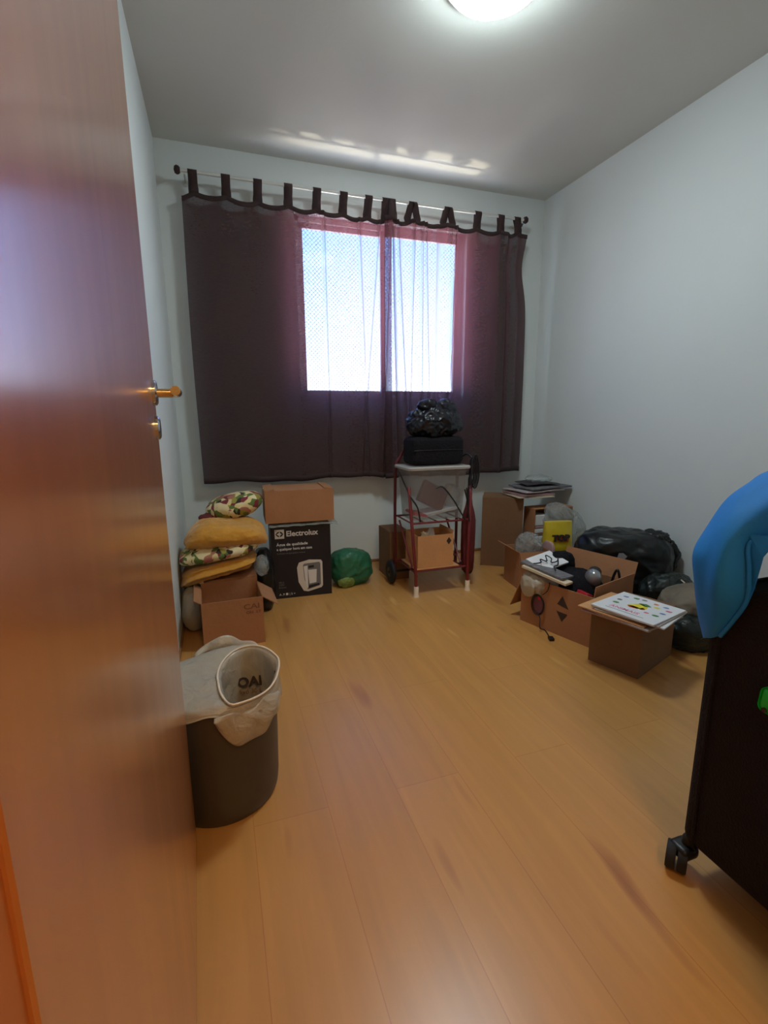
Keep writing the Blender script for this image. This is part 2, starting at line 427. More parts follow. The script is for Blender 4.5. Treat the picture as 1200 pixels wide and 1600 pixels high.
# ------------------------------------------------------------------ room shell
def shell():
    bm = B(); box(bm, (-.9, -1.6, -.1), (W+.15, D+.0, 0)); structure('floor', bm, 'floor')
    bm = B(); box(bm, (-.15, FY-.16, H), (W+.15, D+.15, H+.1)); structure('ceiling', bm, 'ceil')
    bm = B(); box(bm, (-.15, FY, 0), (0, D, H)); structure('wall_left', bm, 'wall')
    bm = B(); box(bm, (W, FY, 0), (W+.15, D, H)); structure('wall_right', bm, 'wall')
    # back wall with window hole
    x0, x1, z0, z1 = WX0, WX1, WZ0, WZ1
    bm = B()
    box(bm, (-.15, D, -.1), (x0, D+.15, H)); box(bm, (x1, D, -.1), (W+.15, D+.15, H))
    box(bm, (x0, D, -.1), (x1, D+.15, z0)); box(bm, (x0, D, z1), (x1, D+.15, H))
    structure('wall_back', bm, 'wall')
    # front wall with doorway
    bm = B()
    box(bm, (-.9, FY-.16, 0), (.10, FY, H)); box(bm, (1.00, FY-.16, 0), (W+.15, FY, H)); box(bm, (.10, FY-.16, 2.14), (1.00, FY, H))
    structure('wall_front', bm, 'wall')
    bm = B()
    box(bm, (.10, FY-.165, 0), (.138, FY+.005, 2.14)); box(bm, (.96, FY-.165, 0), (1.0, FY+.005, 2.14)); box(bm, (.138, FY-.165, 2.10), (.96, FY+.005, 2.14))
    structure('door_2', bm, 'jamb')
    # hall behind the camera
    bm = B(); box(bm, (-.9, -1.6, 0), (-.8, FY-.16, H)); structure('wall_hall_left', bm, 'wall')
    bm = B(); box(bm, (2.0, -1.6, 0), (2.1, FY-.16, H)); structure('wall_hall_right', bm, 'wall')
    bm = B(); box(bm, (-.9, -1.7, 0), (2.1, -1.6, H)); structure('wall_hall_back', bm, 'wall')
    bm = B(); box(bm, (-.9, -1.7, H), (2.1, FY-.16, H+.1)); structure('ceiling_hall', bm, 'ceil')
    # skirting
    t, h = .008, .022
    for nm, a, b in (('baseboard_back', (0, D-t, 0), (W, D, h)), ('baseboard_left', (0, FY, 0), (t, D-t, h)), ('baseboard_right', (W-t, FY, 0), (W, D-t, h))):
        bm = B(); box(bm, a, b); bevel(bm, .003, 1); structure(nm, bm, 'skirt')

WX0, WX1, WZ0, WZ1 = .745, 1.905, 1.135, 2.225
shell()

def window():
    root = bpy.data.objects.new('window_1', None); root.location = ((WX0+WX1)/2, D+.08, WZ0); root['kind'] = 'structure'
    link(root, None, Matrix.Translation(root.location))
    y0, y1 = D+.05, D+.10
    bm = B()
    f = .03
    box(bm, (WX0, y0, WZ0), (WX0+f, y1, WZ1)); box(bm, (WX1-f, y0, WZ0), (WX1, y1, WZ1)); box(bm, (WX0, y0, WZ0), (WX1, y1, WZ0+f)); box(bm, (WX0, y0, WZ1-f), (WX1, y1, WZ1))
    part('window_frame', bm, 'frame', root)
    mid = 1.325
    for a, b, yy in ((WX0+f, mid+.02, y0+.027), (mid-.02, WX1-f, y0+.002)):
        bm = B(); s = .028
        box(bm, (a, yy, WZ0+f), (a+s, yy+.02, WZ1-f)); box(bm, (b-s, yy, WZ0+f), (b, yy+.02, WZ1-f))
        box(bm, (a, yy, WZ0+f), (b, yy+.02, WZ0+f+s)); box(bm, (a, yy, WZ1-f-s), (b, yy+.02, WZ1-f))
        sh = part('sash', bm, 'frame', root)
        bm = B(); box(bm, (a+s-.004, yy+.008, WZ0+f+s-.004), (b-s+.004, yy+.012, WZ1-f-s+.004)); part('pane', bm, 'glass', sh)
    # fine protective net of crossed cords outside
    bm = B(); st = .026; n = int((WX1-WX0)/st)
    for i in range(-int((WZ1-WZ0)/st)-1, n+1):
        for sg in (0, 1):
            pts = []
            xa = WX0+i*st; h = WZ1-WZ0
            u0 = max(0, (WX0-xa)); u1 = min(h, WX1-xa)
            if u1 <= u0: continue
            za, zb = (WZ0+u0, WZ0+u1) if sg == 0 else (WZ1-u0, WZ1-u1)
            tube(bm, [(xa+u0, D+.13+.001*sg, za), (xa+u1, D+.13+.001*sg, zb)], .0015, n=4, cap=False)
    part('safety_net', bm, 'net', root)
    bm = B(); box(bm, (WX0-.0, D-.004, WZ0-.02), (WX1, D+.05, WZ0)); part('window_sill', bm, 'frame', root)
window()

# ------------------------------------------------------------------ door leaf
def door():
    # hinge (x .140, y .18) to free edge (x .107, y 1.10)
    hx, hy = .141, FY+.004; ex, ey = .108, 1.10
    L = math.hypot(ex-hx, ey-hy); ang = math.atan2(ey-hy, ex-hx)
    t = thing('door_leaf', 'open orange-brown varnished wooden door with a metal lever handle', 'door', (hx, hy, 0), ang)
    # local x along the leaf, local -y is the face seen in the room
    bm = B(); box(bm, (0, 0, .006), (L, .035, 2.095)); bevel(bm, .0015, 1)
    part('panel', bm, 'door', t, local=True)
    for s in (-1, 1):
        yf = 0 if s < 0 else .035
        bm = B(); px, pz = L-.055, 1.063
        lathe(bm, [(.0, .0), (.024, .0), (.024, .006), (.020, .009), (.0, .009)], 28, closed=False)
        bm.transform(Matrix.Translation((px, yf, pz)) @ Matrix.Rotation(R(90 if s < 0 else -90), 4, 'X'))
        rz = part('rosette', bm, 'chrome', t, local=True, smooth='auto')
        bm = B()
        o = s*.045
        tube(bm, [(px, yf, pz), (px, yf+o*.7, pz), (px-.004, yf+o*.93, pz), (px-.016, yf+o, pz), (px-.06, yf+o, pz), (px-.098, yf+o*.98, pz)], .0085, n=16, smooth_pts=4)
        part('lever', bm, 'brass', t, local=True, smooth='auto')
        bm = B()
        lathe(bm, [(.0, .0), (.023, .0), (.023, .006), (.019, .009), (.006, .009), (.006, .004), (0, .004)], 28, closed=False)
        bm.transform(Matrix.Translation((px, yf, .997)) @ Matrix.Rotation(R(90 if s < 0 else -90), 4, 'X'))
        part('key_plate', bm, 'chrome', t, local=True, smooth='auto')
    bm = B(); box(bm, (L-.002, .006, .95), (L+.0015, .029, 1.12)); part('lock_plate', bm, 'brass', t, local=True)
    for z in (.25, 1.05, 1.85):
        bm = B(); tube(bm, [(.0, -.004, z-.04), (.0, -.004, z+.04)], .005, n=10); part('hinge', bm, 'brass', t, local=True, smooth='auto')
door()

# ------------------------------------------------------------------ ceiling light
def lamp():
    c = (1.22, 1.715, H)
    t = thing('ceiling_light', 'round white glass flush ceiling light, switched on', 'ceiling light', (c[0], c[1], H-.085))
    bm = B(); lathe(bm, [(.0, 0), (.176, 0), (.182, -.012), (.176, -.024), (0, -.024)], 56, c=c, closed=False); part('base', bm, 'lamp_base', t, smooth='auto')
    bm = B(); prof = [(.168*math.cos(a), -.022-.062*math.sin(a)) for a in [R(3+i*87/12) for i in range(12)]]+[(.0005, -.084)]
    lathe(bm, prof, 56, c=c, closed=False); part('glass_dome', bm, 'lamp', t, smooth=True)
    t = thing('hall_light', 'round warm ceiling light in the hall behind the doorway', 'ceiling light', (.56, -.75, H-.08))
    bm = B(); lathe(bm, [(.0, 0), (.14, 0), (.14, -.02), (0, -.02)], 40, c=(.56, -.75, H), closed=False); part('base', bm, 'lamp_base', t, smooth='auto')
    bm = B(); prof = [(.13*math.cos(a), -.02-.06*math.sin(a)) for a in [R(3+i*87/10) for i in range(10)]]+[(.0005, -.08)]
    lathe(bm, prof, 40, c=(.56, -.75, H), closed=False); part('glass_dome', bm, 'hall_lamp', t, smooth=True)
lamp()

# ------------------------------------------------------------------ curtains
ROD_Z, ROD_Y = 2.308, D-.12
TX = [.19, .359, .529, .698, .863, 1.022, 1.176, 1.302, 1.461, 1.702, 1.917, 2.088, 2.212]
def rod():
    t = thing('curtain_rod', 'thin white curtain rod with dark finials above the window', 'curtain rod', ((.13+2.27)/2, ROD_Y, ROD_Z))
    bm = B(); tube(bm, [(.13, ROD_Y, ROD_Z), (2.262, ROD_Y, ROD_Z)], .0085, n=14); part('pole', bm, 'rod', t, smooth='auto')
    for x, s in ((.13, -1), (2.262, 1)):
        bm = B(); lathe(bm, [(.0, 0), (.013, .0), (.020, .008), (.022, .018), (.016, .028), (.0, .032)], 20, closed=False)
        bm.transform(Matrix.Translation((x, ROD_Y, ROD_Z)) @ Matrix.Rotation(R(90*s), 4, 'Y')); part('finial', bm, 'hem', t, smooth=True)
    for x, m_ in ((.150, 'rod'), (2.250, 'rod')):
        bm = B(); tube(bm, [(x, ROD_Y-.002, ROD_Z-.013), (x, D-.01, ROD_Z-.013)], .005, n=8); lathe(bm, [(0, 0), (.018, 0), (.018, -.008), (0, -.008)], 16, closed=False)
        for v in list(bm.verts)[-64:]: v.co = Matrix.Translation((x, D-.0005, ROD_Z-.013)) @ Matrix.Rotation(R(-90), 4, 'X') @ v.co
        part('bracket', bm, m_, t, smooth='auto')
    bm = B(); lathe(bm, [(0, 0), (.012, 0), (.012, .01), (0, .01)], 16, closed=False); tube(bm, [(0, 0, 0), (0, 0, .03)], .004)
    bm.transform(Matrix.Translation((2.318, D-.001, ROD_Z+.012)) @ Matrix.Rotation(R(90), 4, 'X')); part('wall_hook', bm, 'hem', t, smooth='auto')
rod()

def gauss(x, c, w): return math.exp(-((x-c)/w)**2)
def panel(name, label, x0, x1, folds, ripples, tabs, topf, side, botz):
    """folds: (x_top, x_bottom, width, depth) sharp pleats; hanging from tabs"""
    cz = botz
    t = thing(name, label, 'curtain', ((x0+x1)/2, D-.1, cz))
    nu, nv = 300, 46
    def f(u, v):
        # v 0 bottom .. 1 top
        x = x0+(x1-x0)*u
        zt = topf(x)
        zb = botz+.006*math.sin(9*x+side)+.004*math.sin(23*x)
        z = zb+(zt-zb)*v
        y = D-.1+(.012 if side < 0 else -.012)
        for xt, xb, w, dp, vlo in folds:
            xc = xb+(xt-xb)*v
            k = 1 if v >= vlo else math.exp(-((v-vlo)/.12)**2)
            g = gauss(x, xc, w)
            y -= dp*g*k
            x_sh = (x-xc)/w*g*dp*.9*k
            x -= x_sh*.35
        for a, fr, ph in ripples:
            y += a*(.35+.65*v)*math.sin(fr*x+ph+.6*v)
        # top hangs from tabs: slumps forward between them
        dmin = min(abs(x-tx) for tx in tabs)
        y -= .012*math.exp(-((1-v)/.06)**2)*min(dmin/.08, 1)
        y += .004*math.sin(3.1*z+2*x)
        # free edges curl
        if side < 0:
            x += .006*math.sin(2.6*z+1)*(1-u)**4
        if side > 0:
            x += (-.028*math.exp(-((z-2.0)/.16)**2)+.03*(1-v)*0+.022*math.sin((1-v)*2.2))*u**6*1.3
        return Vector((x, y, z))
    bm = B(); vs = grid(bm, f, nu, nv)
    part('cloth', bm, 'curtain', t, smooth=True)
    # stitched top hem, double cloth
    bm = B()
    def h(u, v):
        p = f(u, 1-.016*v); return Vector((p.x, p.y-.003, p.z+.001))
    grid(bm, h, nu, 2); thicken(bm, .0025); part('top_hem', bm, 'hem', t, smooth=True)
    bm = B()
    def hb(u, v):
        p = f(u, .022*v); return Vector((p.x, p.y-.002, p.z-.0005))
    grid(bm, hb, nu, 2); thicken(bm, .0015); part('bottom_hem', bm, 'hem', t, smooth=True)
    for tx in tabs:
        for q, (dx, w) in enumerate([(0, .0235)] if not (tx in (1.461, 1.702)) else [(-.024, .02), (.026, .02)]):
            bm = B(); zt = topf(tx); yb = f((tx-x0)/(x1-x0), 1).y
            path = [(yb-.0045, zt-.02), (yb-.004, zt+.01), (ROD_Y-.011, ROD_Z-.01), (ROD_Y-.0115, ROD_Z+.002), (ROD_Y-.006, ROD_Z+.0105), (ROD_Y+.004, ROD_Z+.011), (ROD_Y+.0115, ROD_Z+.002), (ROD_Y+.013, ROD_Z-.01), (yb+.004, zt+.01), (yb+.003, zt-.02)]
            def g(u, v):
                k = u*(len(path)-1); i = min(int(k), len(path)-2); fr = k-i
                y = path[i][0]+(path[i+1][0]-path[i][0])*fr; z = path[i][1]+(path[i+1][1]-path[i][1])*fr
                lean = dx*(1-abs(z-zt)/(ROD_Z-zt)) if len([1]) else 0
                return Vector((tx+dx*.35+lean+(v-.5)*2*w*(1 if z > zt+.02 else 1.12), y, z))
            grid(bm, g, 27, 2); thicken(bm, .0015); part('tab', bm, 'hem', t, smooth=True)

def top_left(x):
    tabs = TX[:8]; z = 2.228
    if x < tabs[0]: return z-.035*min((tabs[0]-x)/.06, 1)
    for a, b in zip(tabs, tabs[1:]):
        if a <= x <= b:
            s = math.sin(PI*(x-a)/(b-a))
            return z-.010*(x-.2)-(.022+.010*noise.noise(Vector((a*9, 0, 0))))*s
    return z-.012
def top_right(x):
    tabs = TX[7:]; z = 2.226
    if x > tabs[-1]: return z-.01
    for a, b in zip(tabs, tabs[1:]):
        if a <= x <= b:
            s = math.sin(PI*(x-a)/(b-a))
            return z-.028*s+.004*(x-1.3)
    return z-.004
panel('curtain', 'left sheer dark brown tab-top curtain panel beside the orange-brown door', .124, 1.335,
      [(.90, .905, .010, .016, .0), (1.12, 1.165, .012, .016, .0), (1.25, 1.11, .010, .016, .0), (1.285, 1.24, .02, .014, 0), (1.32, 1.25, .016, .028, 0), (.72, .70, .05, .010, 0)],
      [(.006, 11, .4), (.004, 23, 1.1)], TX[:7]+[1.285], top_left, -1, .625)
panel('curtain', 'right sheer dark brown tab-top curtain panel beside the white right wall', 1.275, 2.30,
      [(1.315, 1.35, .024, .032, 0), (1.36, 1.44, .012, .026, .0), (1.475, 1.44, .009, .02, 0), (1.525, 1.53, .010, .022, 0), (1.545, 1.60, .009, .02, 0), (1.76, 1.70, .011, .024, 0), (1.735, 1.745, .016, .016, 0), (1.62, 1.62, .02, .010, 0), (2.13, 2.13, .022, .03, .0), (2.22, 2.22, .03, .016, 0)],
      [(.006, 13, 1.9), (.004, 27, .3)], [1.322]+TX[8:], top_right, 1, .615)

# ------------------------------------------------------------------ cardboard boxes
def flap(parent, w, d, h, side, ang, fl, mat, name='flap', inset=.003):
    a = R(ang); T = .004; bm = B()
    if side in ('+x', '-x'):
        s = 1 if side == '+x' else -1
        box(bm, (0, -d/2+inset, -T/2), (fl, d/2-inset, T/2))
        mt = Matrix.Translation((s*(w/2-T/2), 0, h)) @ (Matrix.Identity(4) if s < 0 else Matrix.Rotation(PI, 4, 'Z')) @ Matrix.Rotation(-a, 4, 'Y')
    else:
        s = 1 if side == '+y' else -1
        box(bm, (-w/2+inset, 0, -T/2), (w/2-inset, fl, T/2))
        mt = Matrix.Translation((0, s*(d/2-T/2), h)) @ (Matrix.Identity(4) if s < 0 else Matrix.Rotation(PI, 4, 'Z')) @ Matrix.Rotation(a, 4, 'X')
    bm.transform(mt)
    return part(name, bm, mat, parent, local=True)

def carton(name, label, loc, rot, w, d, h, flaps, mat='card', closed=False, cat='box', tape=True, front_skip=False):
    t = thing(name, label, cat, loc, R(rot)); T = .004
    bm = B()
    box(bm, (-w/2, -d/2, 0), (w/2, d/2, T))
    box(bm, (-w/2, -d/2, T), (-w/2+T, d/2, h)); box(bm, (w/2-T, -d/2, T), (w/2, d/2, h))
    if not front_skip: box(bm, (-w/2+T, -d/2, T), (w/2-T, -d/2+T, h))
    box(bm, (-w/2+T, d/2-T, T), (w/2-T, d/2, h))
    bmesh.ops.remove_doubles(bm, verts=bm.verts, dist=1e-5)
    part('body', bm, mat, t, local=True)
    if closed:
        for s in ('+y', '-y'): flap(t, w, d, h, s, 1, d/2-.001, mat)
        if tape:
            bm = B(); box(bm, (-w/2-.0006, -.025, h+.002), (w/2+.0006, .025, h+.0032)); box(bm, (-w/2-.0012, -.025, h-.05), (-w/2-.0002, .025, h+.003)); box(bm, (w/2+.0002, -.025, h-.05), (w/2+.0012, .025, h+.003))
            part('packing_tape', bm, 'tape', t, local=True)
    for side, ang, fl in flaps: flap(t, w, d, h, side, ang, fl, mat)
    return t

# left pile: front open carton
fb = carton('cardboard_box', 'open brown cardboard box in front, flap out, nearest the swing bin', (.232, 2.245, 0), 2, .264, .23, .222,
            [('+x', 215, .085), ('-x', 150, .035), ('+y', 92, .02)], 'card')
text('printed_text', 'CAI', .034, front(.045, -.1155, .172), 'ink_faint', fb, bold=.0006, sx=1.3)
text('printed_text', 'ON  LT', .017, front(.055, -.1155, .150), 'ink_faint', fb, bold=.0004, sx=1.2)
bm = B(); box(bm, (-.264/2+.04, -.1155, .001), (.264/2-.08, -.115, .012)); part('packing_tape', bm, 'tape', fb, local=True)
sb = carton('cardboard_box', 'taller brown cardboard box under the mustard cloth pile', (.236, 2.505, 0), 0, .25, .27, .245, [], 'card', closed=True, tape=False)
bm = B(); poly(bm, ring_poly(14, .009, .019, 0, 0), .0006, front(.005, -.1355, .195)); part('hand_hole', bm, 'ink_faint', sb, local=True)

# Water purifier box
ex = carton('purifier_box', 'x', (.636, 2.775, 0), -2.5, .335, .24, .425, [], 'black_box', closed=True, tape=False)
ex['label'] = 'black printed water purifier box standing upright below a plain cardboard box'
fy = -.1205
bm = B(); poly(bm, [(0, 0), (.052, 0), (.052, .052), (0, .052)], .0005, front(-.145, fy, .352)); lg = part('logo_plate', bm, 'white_print', ex, local=True)
bm = B(); mt = front(-.145, fy-.0005, .352)
poly(bm, [(.004, .026), (.013, .037), (.024, .043), (.024, .009), (.013, .015)], .0005, mt); poly(bm, [(.029, .009), (.029, .043), (.040, .037), (.047, .026), (.040, .015)], .0005, mt)
poly(bm, [(.004, .044), (.012, .044), (.004, .050)], .0005, mt)
lo = part('logo_mark', bm, 'black_box', ex, local=True)
bm = B(); poly(bm, [(.010, .026), (.024, .035), (.024, .017)], .0005, front(-.145, fy-.001, .352)); poly(bm, [(.029, .019), (.029, .033), (.039, .026)], .0005, front(-.145, fy-.001, .352)); part('logo_mark', bm, 'white_print', ex, local=True)
text('brand_text', 'Electrolux', .043, front(-.083, fy, .364), 'white_print', ex, bold=.0012)
text('slogan_text', 'Água de qualidade', .0215, front(-.138, fy, .310), 'white_print', ex, bold=.0004, sx=1.1)
text('slogan_text', 'a qualquer hora em casa', .0205, front(-.138, fy, .284), 'white_print', ex, bold=.0004, sx=.98)
text('small_text', 'Purificador de água gelada e natural', .011, front(-.138, fy, .262), 'grey_print', ex)
text('small_text', 'PE12\n220V\nbranco', .0145, front(-.135, fy, .090), 'grey_print', ex)
text('small_text', 'A ,9 \u25A0 | 5 +', .018, front(-.135, fy, .018), 'white_print', ex)
# picture of the purifier printed on the front
bm = B(); mt = front(-.030, fy, .040)
poly(bm, [(.0, .135), (.012, .165), (.07, .178), (.138, .172), (.146, .160), (.146, .018), (.138, .006), (.06, -.012), (.034, -.006), (.006, .05)], .0004, mt); pic = part('machine_picture', bm, 'cream_print', ex, local=True)
bm = B(); mt = front(-.030, fy-.0005, .040)
poly(bm, [(.034, .146), (.040, .156), (.128, .160), (.134, .150), (.134, .026), (.126, .018), (.056, .000), (.052, .035), (.040, .060)], .0004, mt); part('machine_picture', bm, 'grey_print', ex, local=True)
bm = B(); mt = front(-.030, fy-.001, .040)
poly(bm, [(.038, .140), (.060, .144), (.060, .012), (.056, .006), (.044, .06)], .0004, mt); poly(bm, [(.062, .118), (.112, .118), (.108, .040), (.068, .034)], .0004, mt); part('machine_picture', bm, 'white_print', ex, local=True)
bm = B(); mt = front(-.030, fy-.0015, .040)
poly(bm, [(.066, .128), (.096, .130), (.096, .144), (.066, .142)], .0004, mt); part('machine_picture', bm, 'black_box', ex, local=True); bm = B(); poly(bm, [(.062, .006), (.126, .022), (.124, .034), (.064, .024)], .0004, mt); part('machine_picture', bm, 'black_box', ex, local=True)
# bubble film between boxes + upper box
bm = B()
def bf(u, v):
    x = .455+.385*u; y = 2.632+.25*v
    e = 1 if 0 < v < .99 else 0
    return Vector((x, y-.012*(1-v)**8*(1+math.sin(31*u)*.5), .4375+.002*math.sin(40*x)*math.sin(37*y)+.0025-.016*max(0, (u-.93))*8*(1-v) - (.010*(1-v)**10)))
grid(bm, bf, 60, 24); thicken(bm, .004); tag(part('bubble_wrap', bm, 'clear', smooth=True), 'crumpled clear plastic sheet lying between the two boxes by the window wall', 'plastic sheet')
ub = carton('cardboard_box', 'plain brown cardboard box lying on top of the black printed box', (.633, 2.757, .4465), -2, .378, .25, .178, [('+x', 8, .05), ('-x', 8, .05)], 'card', closed=True)

# green carrier bag
bm = B(); blob(bm, (.955, 2.80, .105), (.128, .10, .112), .8, .018, 9, 3, floor=.001, sub=5)
gb = part('plastic_bag', bm, 'green_bag', smooth=True); tag(gb, 'full green plastic carrier bag on the floor under the curtain', 'bag')
bm = B(); blob(bm, (.905, 2.715, .035), (.05, .022, .034), .9, .012, 22, 9, floor=.001, sub=4); part('knot', bm, 'lime', gb, smooth=True, label='pale lime green corner of the bag')

# black bag between boxes and plastic bags around the pile
bm = B(); blob(bm, (.413, 2.60, .15), (.048, .13, .17), .7, .012, 10, 5, floor=.001, sub=5)
tag(part('bin_bag', bm, 'black_bag', smooth=True), 'upright black plastic bag squeezed between the cloth pile and black printed box', 'bag')
bm = B(); blob(bm, (.388, 2.40, .29), (.030, .085, .042), .9, .010, 22, 15, sub=4)
tag(part('plastic_bag', bm, 'clear', smooth=True), 'small clear plastic bag poking out right of the folded cloths', 'bag')
bm = B(); blob(bm, (.055, 2.44, .105), (.050, .12, .105), .8, .014, 16, 16, floor=.001, sub=4, xmax=.106)
tag(part('plastic_bag', bm, 'liner', smooth=True), 'whitish plastic bag stuffed between left wall and brown boxes', 'bag')

# folded cloths
def cloth_pile(name, mat, c, r, ry, label, cat, seed, e=.62, layers=2, droopL=0, droopR=0, amp=.008, rz=0):
    bm = B(); blob(bm, (0, 0, 0), r, e, amp, 9, seed, sub=5)
    for v in bm.verts:
        k = v.co.z/r[2]
        side = min(1, (abs(v.co.x)/r[0])**4+(abs(v.co.y)/r[1])**4)
        s = 1-.05*side*abs(math.sin(k*PI*layers/2+PI/2*(layers % 2)))
        s += .035*side*math.cos(k*PI*layers)
        v.co.x *= s; v.co.y *= s
        u = v.co.x/r[0]
        if u < -.35: v.co.z -= droopL*((-u-.35)/.65)**2
        if u > .35: v.co.z -= droopR*((u-.35)/.65)**2
        v.co.z += .006*math.sin(11*v.co.x+seed)*math.cos(7*v.co.y)
    bm.transform(Matrix.Translation(c) @ Matrix.Rotation(R(rz), 4, 'Z') @ Matrix.Rotation(R(ry), 4, 'Y'))
    for v in bm.verts: v.co.x = max(v.co.x, .009)
    return tag(part(name, bm, mat, smooth=True), label, cat)
cloth_pile('folded_cloth', 'mustard', (.175, 2.50, .292), (.185, .17, .035), -9, 'lower folded mustard yellow cloth at the bottom of the cloth pile', 'cloth', 1, droopL=.045, layers=2, amp=.014)
cloth_pile('folded_cloth', 'floral', (.19, 2.49, .372), (.195, .17, .040), -8, 'rolled floral print cloth between the two mustard cloths', 'cloth', 2, droopL=.01, layers=1, e=.8)
cloth_pile('folded_cloth', 'mustard', (.235, 2.51, .456), (.195, .175, .053), 2, 'large mustard yellow folded cloth near the top of the cloth pile', 'cloth', 3, droopL=.05, droopR=.03, layers=1, e=.72, amp=.020)
cloth_pile('cushion', 'floral', (.285, 2.66, .562), (.148, .13, .060), -14, 'floral print cushion topping the cloth pile beside a cardboard box', 'cushion', 4, layers=1, e=.85, amp=.008)
bm = B(); blob(bm, (.150, 2.61, .512), (.045, .05, .018), .9, .008, 22, 8, sub=4)
tag(part('small_cloth', bm, 'maroon', smooth=True), 'little dark maroon cloth at the left of the floral cushion', 'cloth')

# ------------------------------------------------------------------ hand cart
def cart():
    t = thing('hand_cart', 'red tubular folding hand cart with white rubber feet and dark wheels', 'cart', (1.41, 2.56, 0))
    xl, xr, yf, yb = 1.215, 1.60, 2.44, 2.70
    # front legs
    for x0, x1, zt in ((1.243, 1.203, .63), (1.573, 1.585, .60)):
        bm = B(); tube(bm, [(x0, yf-.008, .045), (x0, yf-.004, .12), (x1, yf+.004, zt-.02), (x1+.004, yf+.02, zt)], .0095, n=12); lg = part('leg', bm, 'red_metal', t, smooth='auto')
        bm = B(); lathe(bm, [(0, 0), (.018, 0), (.016, .008), (.0135, .018), (.0145, .055), (.013, .060), (0, .060)], 18, c=(x0, yf-.010, 0), closed=False); part('foot', bm, 'white_rubber', lg, smooth='auto', label='white rubber foot')
    # rear uprights joined by a handle bow
    bm = B(); tube(bm, [(xl, yb, .07), (xl, yb, .68), (xl+.03, yb, .78), (xl+.07, yb, .84), (xl+.12, yb, .86), (xr-.10, yb, .86), (xr-.03, yb, .84), (xr+.02, yb, .74), (xr+.03, yb, .66), (xr+.03, yb, .07)], .009, n=12, smooth_pts=3); part('handle_frame', bm, 'maroon_cover', t, smooth='auto')
    # platform
    bm = B()
    tube(bm, [(1.238, yf+.005, .145), (1.572, yf+.005, .145)], .007, n=8); tube(bm, [(xl, yb-.01, .145), (xr+.03, yb-.01, .145)], .007, n=8)
    for x in (1.235, 1.33, 1.42, 1.50, 1.545): tube(bm, [(x, yf+.005, .145), (x, yb-.008, .145)], .005, n=8)
    part('platform', bm, 'red_metal', t, smooth='auto')
    bm = B(); box(bm, (1.243, yf+.0, .153), (1.52, yb-.03, .158)); part('platform_board', bm, 'card_pale', t)
    # upper rack
    bm = B()
    tube(bm, [(1.215, yf+.002, .428), (1.575, yf+.002, .428)], .006, n=8); tube(bm, [(xl, yb-.012, .428), (xr+.03, yb-.012, .428)], .006, n=8)
    for x in (1.222, 1.30, 1.38, 1.46, 1.54): tube(bm, [(x, yf+.002, .428), (x, yb-.01, .428)], .0045, n=8)
    part('rack', bm, 'red_metal', t, smooth='auto')
    for x in (1.234, 1.545):
        bm = B(); tube(bm, [(x, yf+.03, .165), (x, yb-.02, .40)], .006, n=8); part('brace', bm, 'red_metal', t, smooth='auto')
    # axle + wheels
    bm = B(); tube(bm, [(1.165, yb, .075), (1.735, yb, .075)], .008, n=10); part('axle', bm, 'black_plastic', t, smooth='auto')
    for x in (1.185, 1.715):
        bm = B(); lathe(bm, [(.030, -.012), (.062, -.014), (.072, -.008), (.074, 0), (.072, .008), (.062, .014), (.030, .012)], 32, closed=False)
        bm.transform(Matrix.Translation((x, yb, .0745)) @ Matrix.Rotation(R(90), 4, 'Y')); wh = part('wheel', bm, 'dark_rubber', t, smooth='auto')
        bm = B(); lathe(bm, [(0, -.014), (.032, -.012), (.032, .012), (0, .014)], 24, closed=False)
        bm.transform(Matrix.Translation((x, yb, .0745)) @ Matrix.Rotation(R(90), 4, 'Y')); part('hub', bm, 'black_plastic', wh, smooth='auto')
cart()
# box in the cart
cb = carton('cardboard_box', 'light brown open cardboard box on the hand cart platform', (1.372, 2.545, .159), 0, .225, .19, .19, [('+x', 100, .02)], 'card_pale')
bm = B(); poly(bm, [(0, .022), (.016, 0), (0, -.022), (-.016, 0)], .0006, front(.083, -.0955, .150)); part('printed_diamond', bm, 'ink', cb, local=True)
for i, (x, y, a, m_, lb) in enumerate(((1.32, 2.53, 12, 'paper_cream', 'crumpled cream paper sticking out of the cart box, left one'), (1.40, 2.55, -14, 'white_paper', 'crumpled white paper sticking out of the cart box, right one'))):
    bm = B()
    def pf(u, v):
        return Vector(((u-.5)*.075, .012*math.sin(5*u+3*v+i), v*.16-.01*math.sin(6*u)*v))
    grid(bm, pf, 12, 10); thicken(bm, .001); bm.transform(Matrix.Translation((x, y, .20)) @ Matrix.Rotation(R(a), 4, 'Y') @ Matrix.Rotation(R(25*a/12), 4, 'Z')); tag(part('crumpled_paper', bm, m_, smooth=True), lb, 'paper')

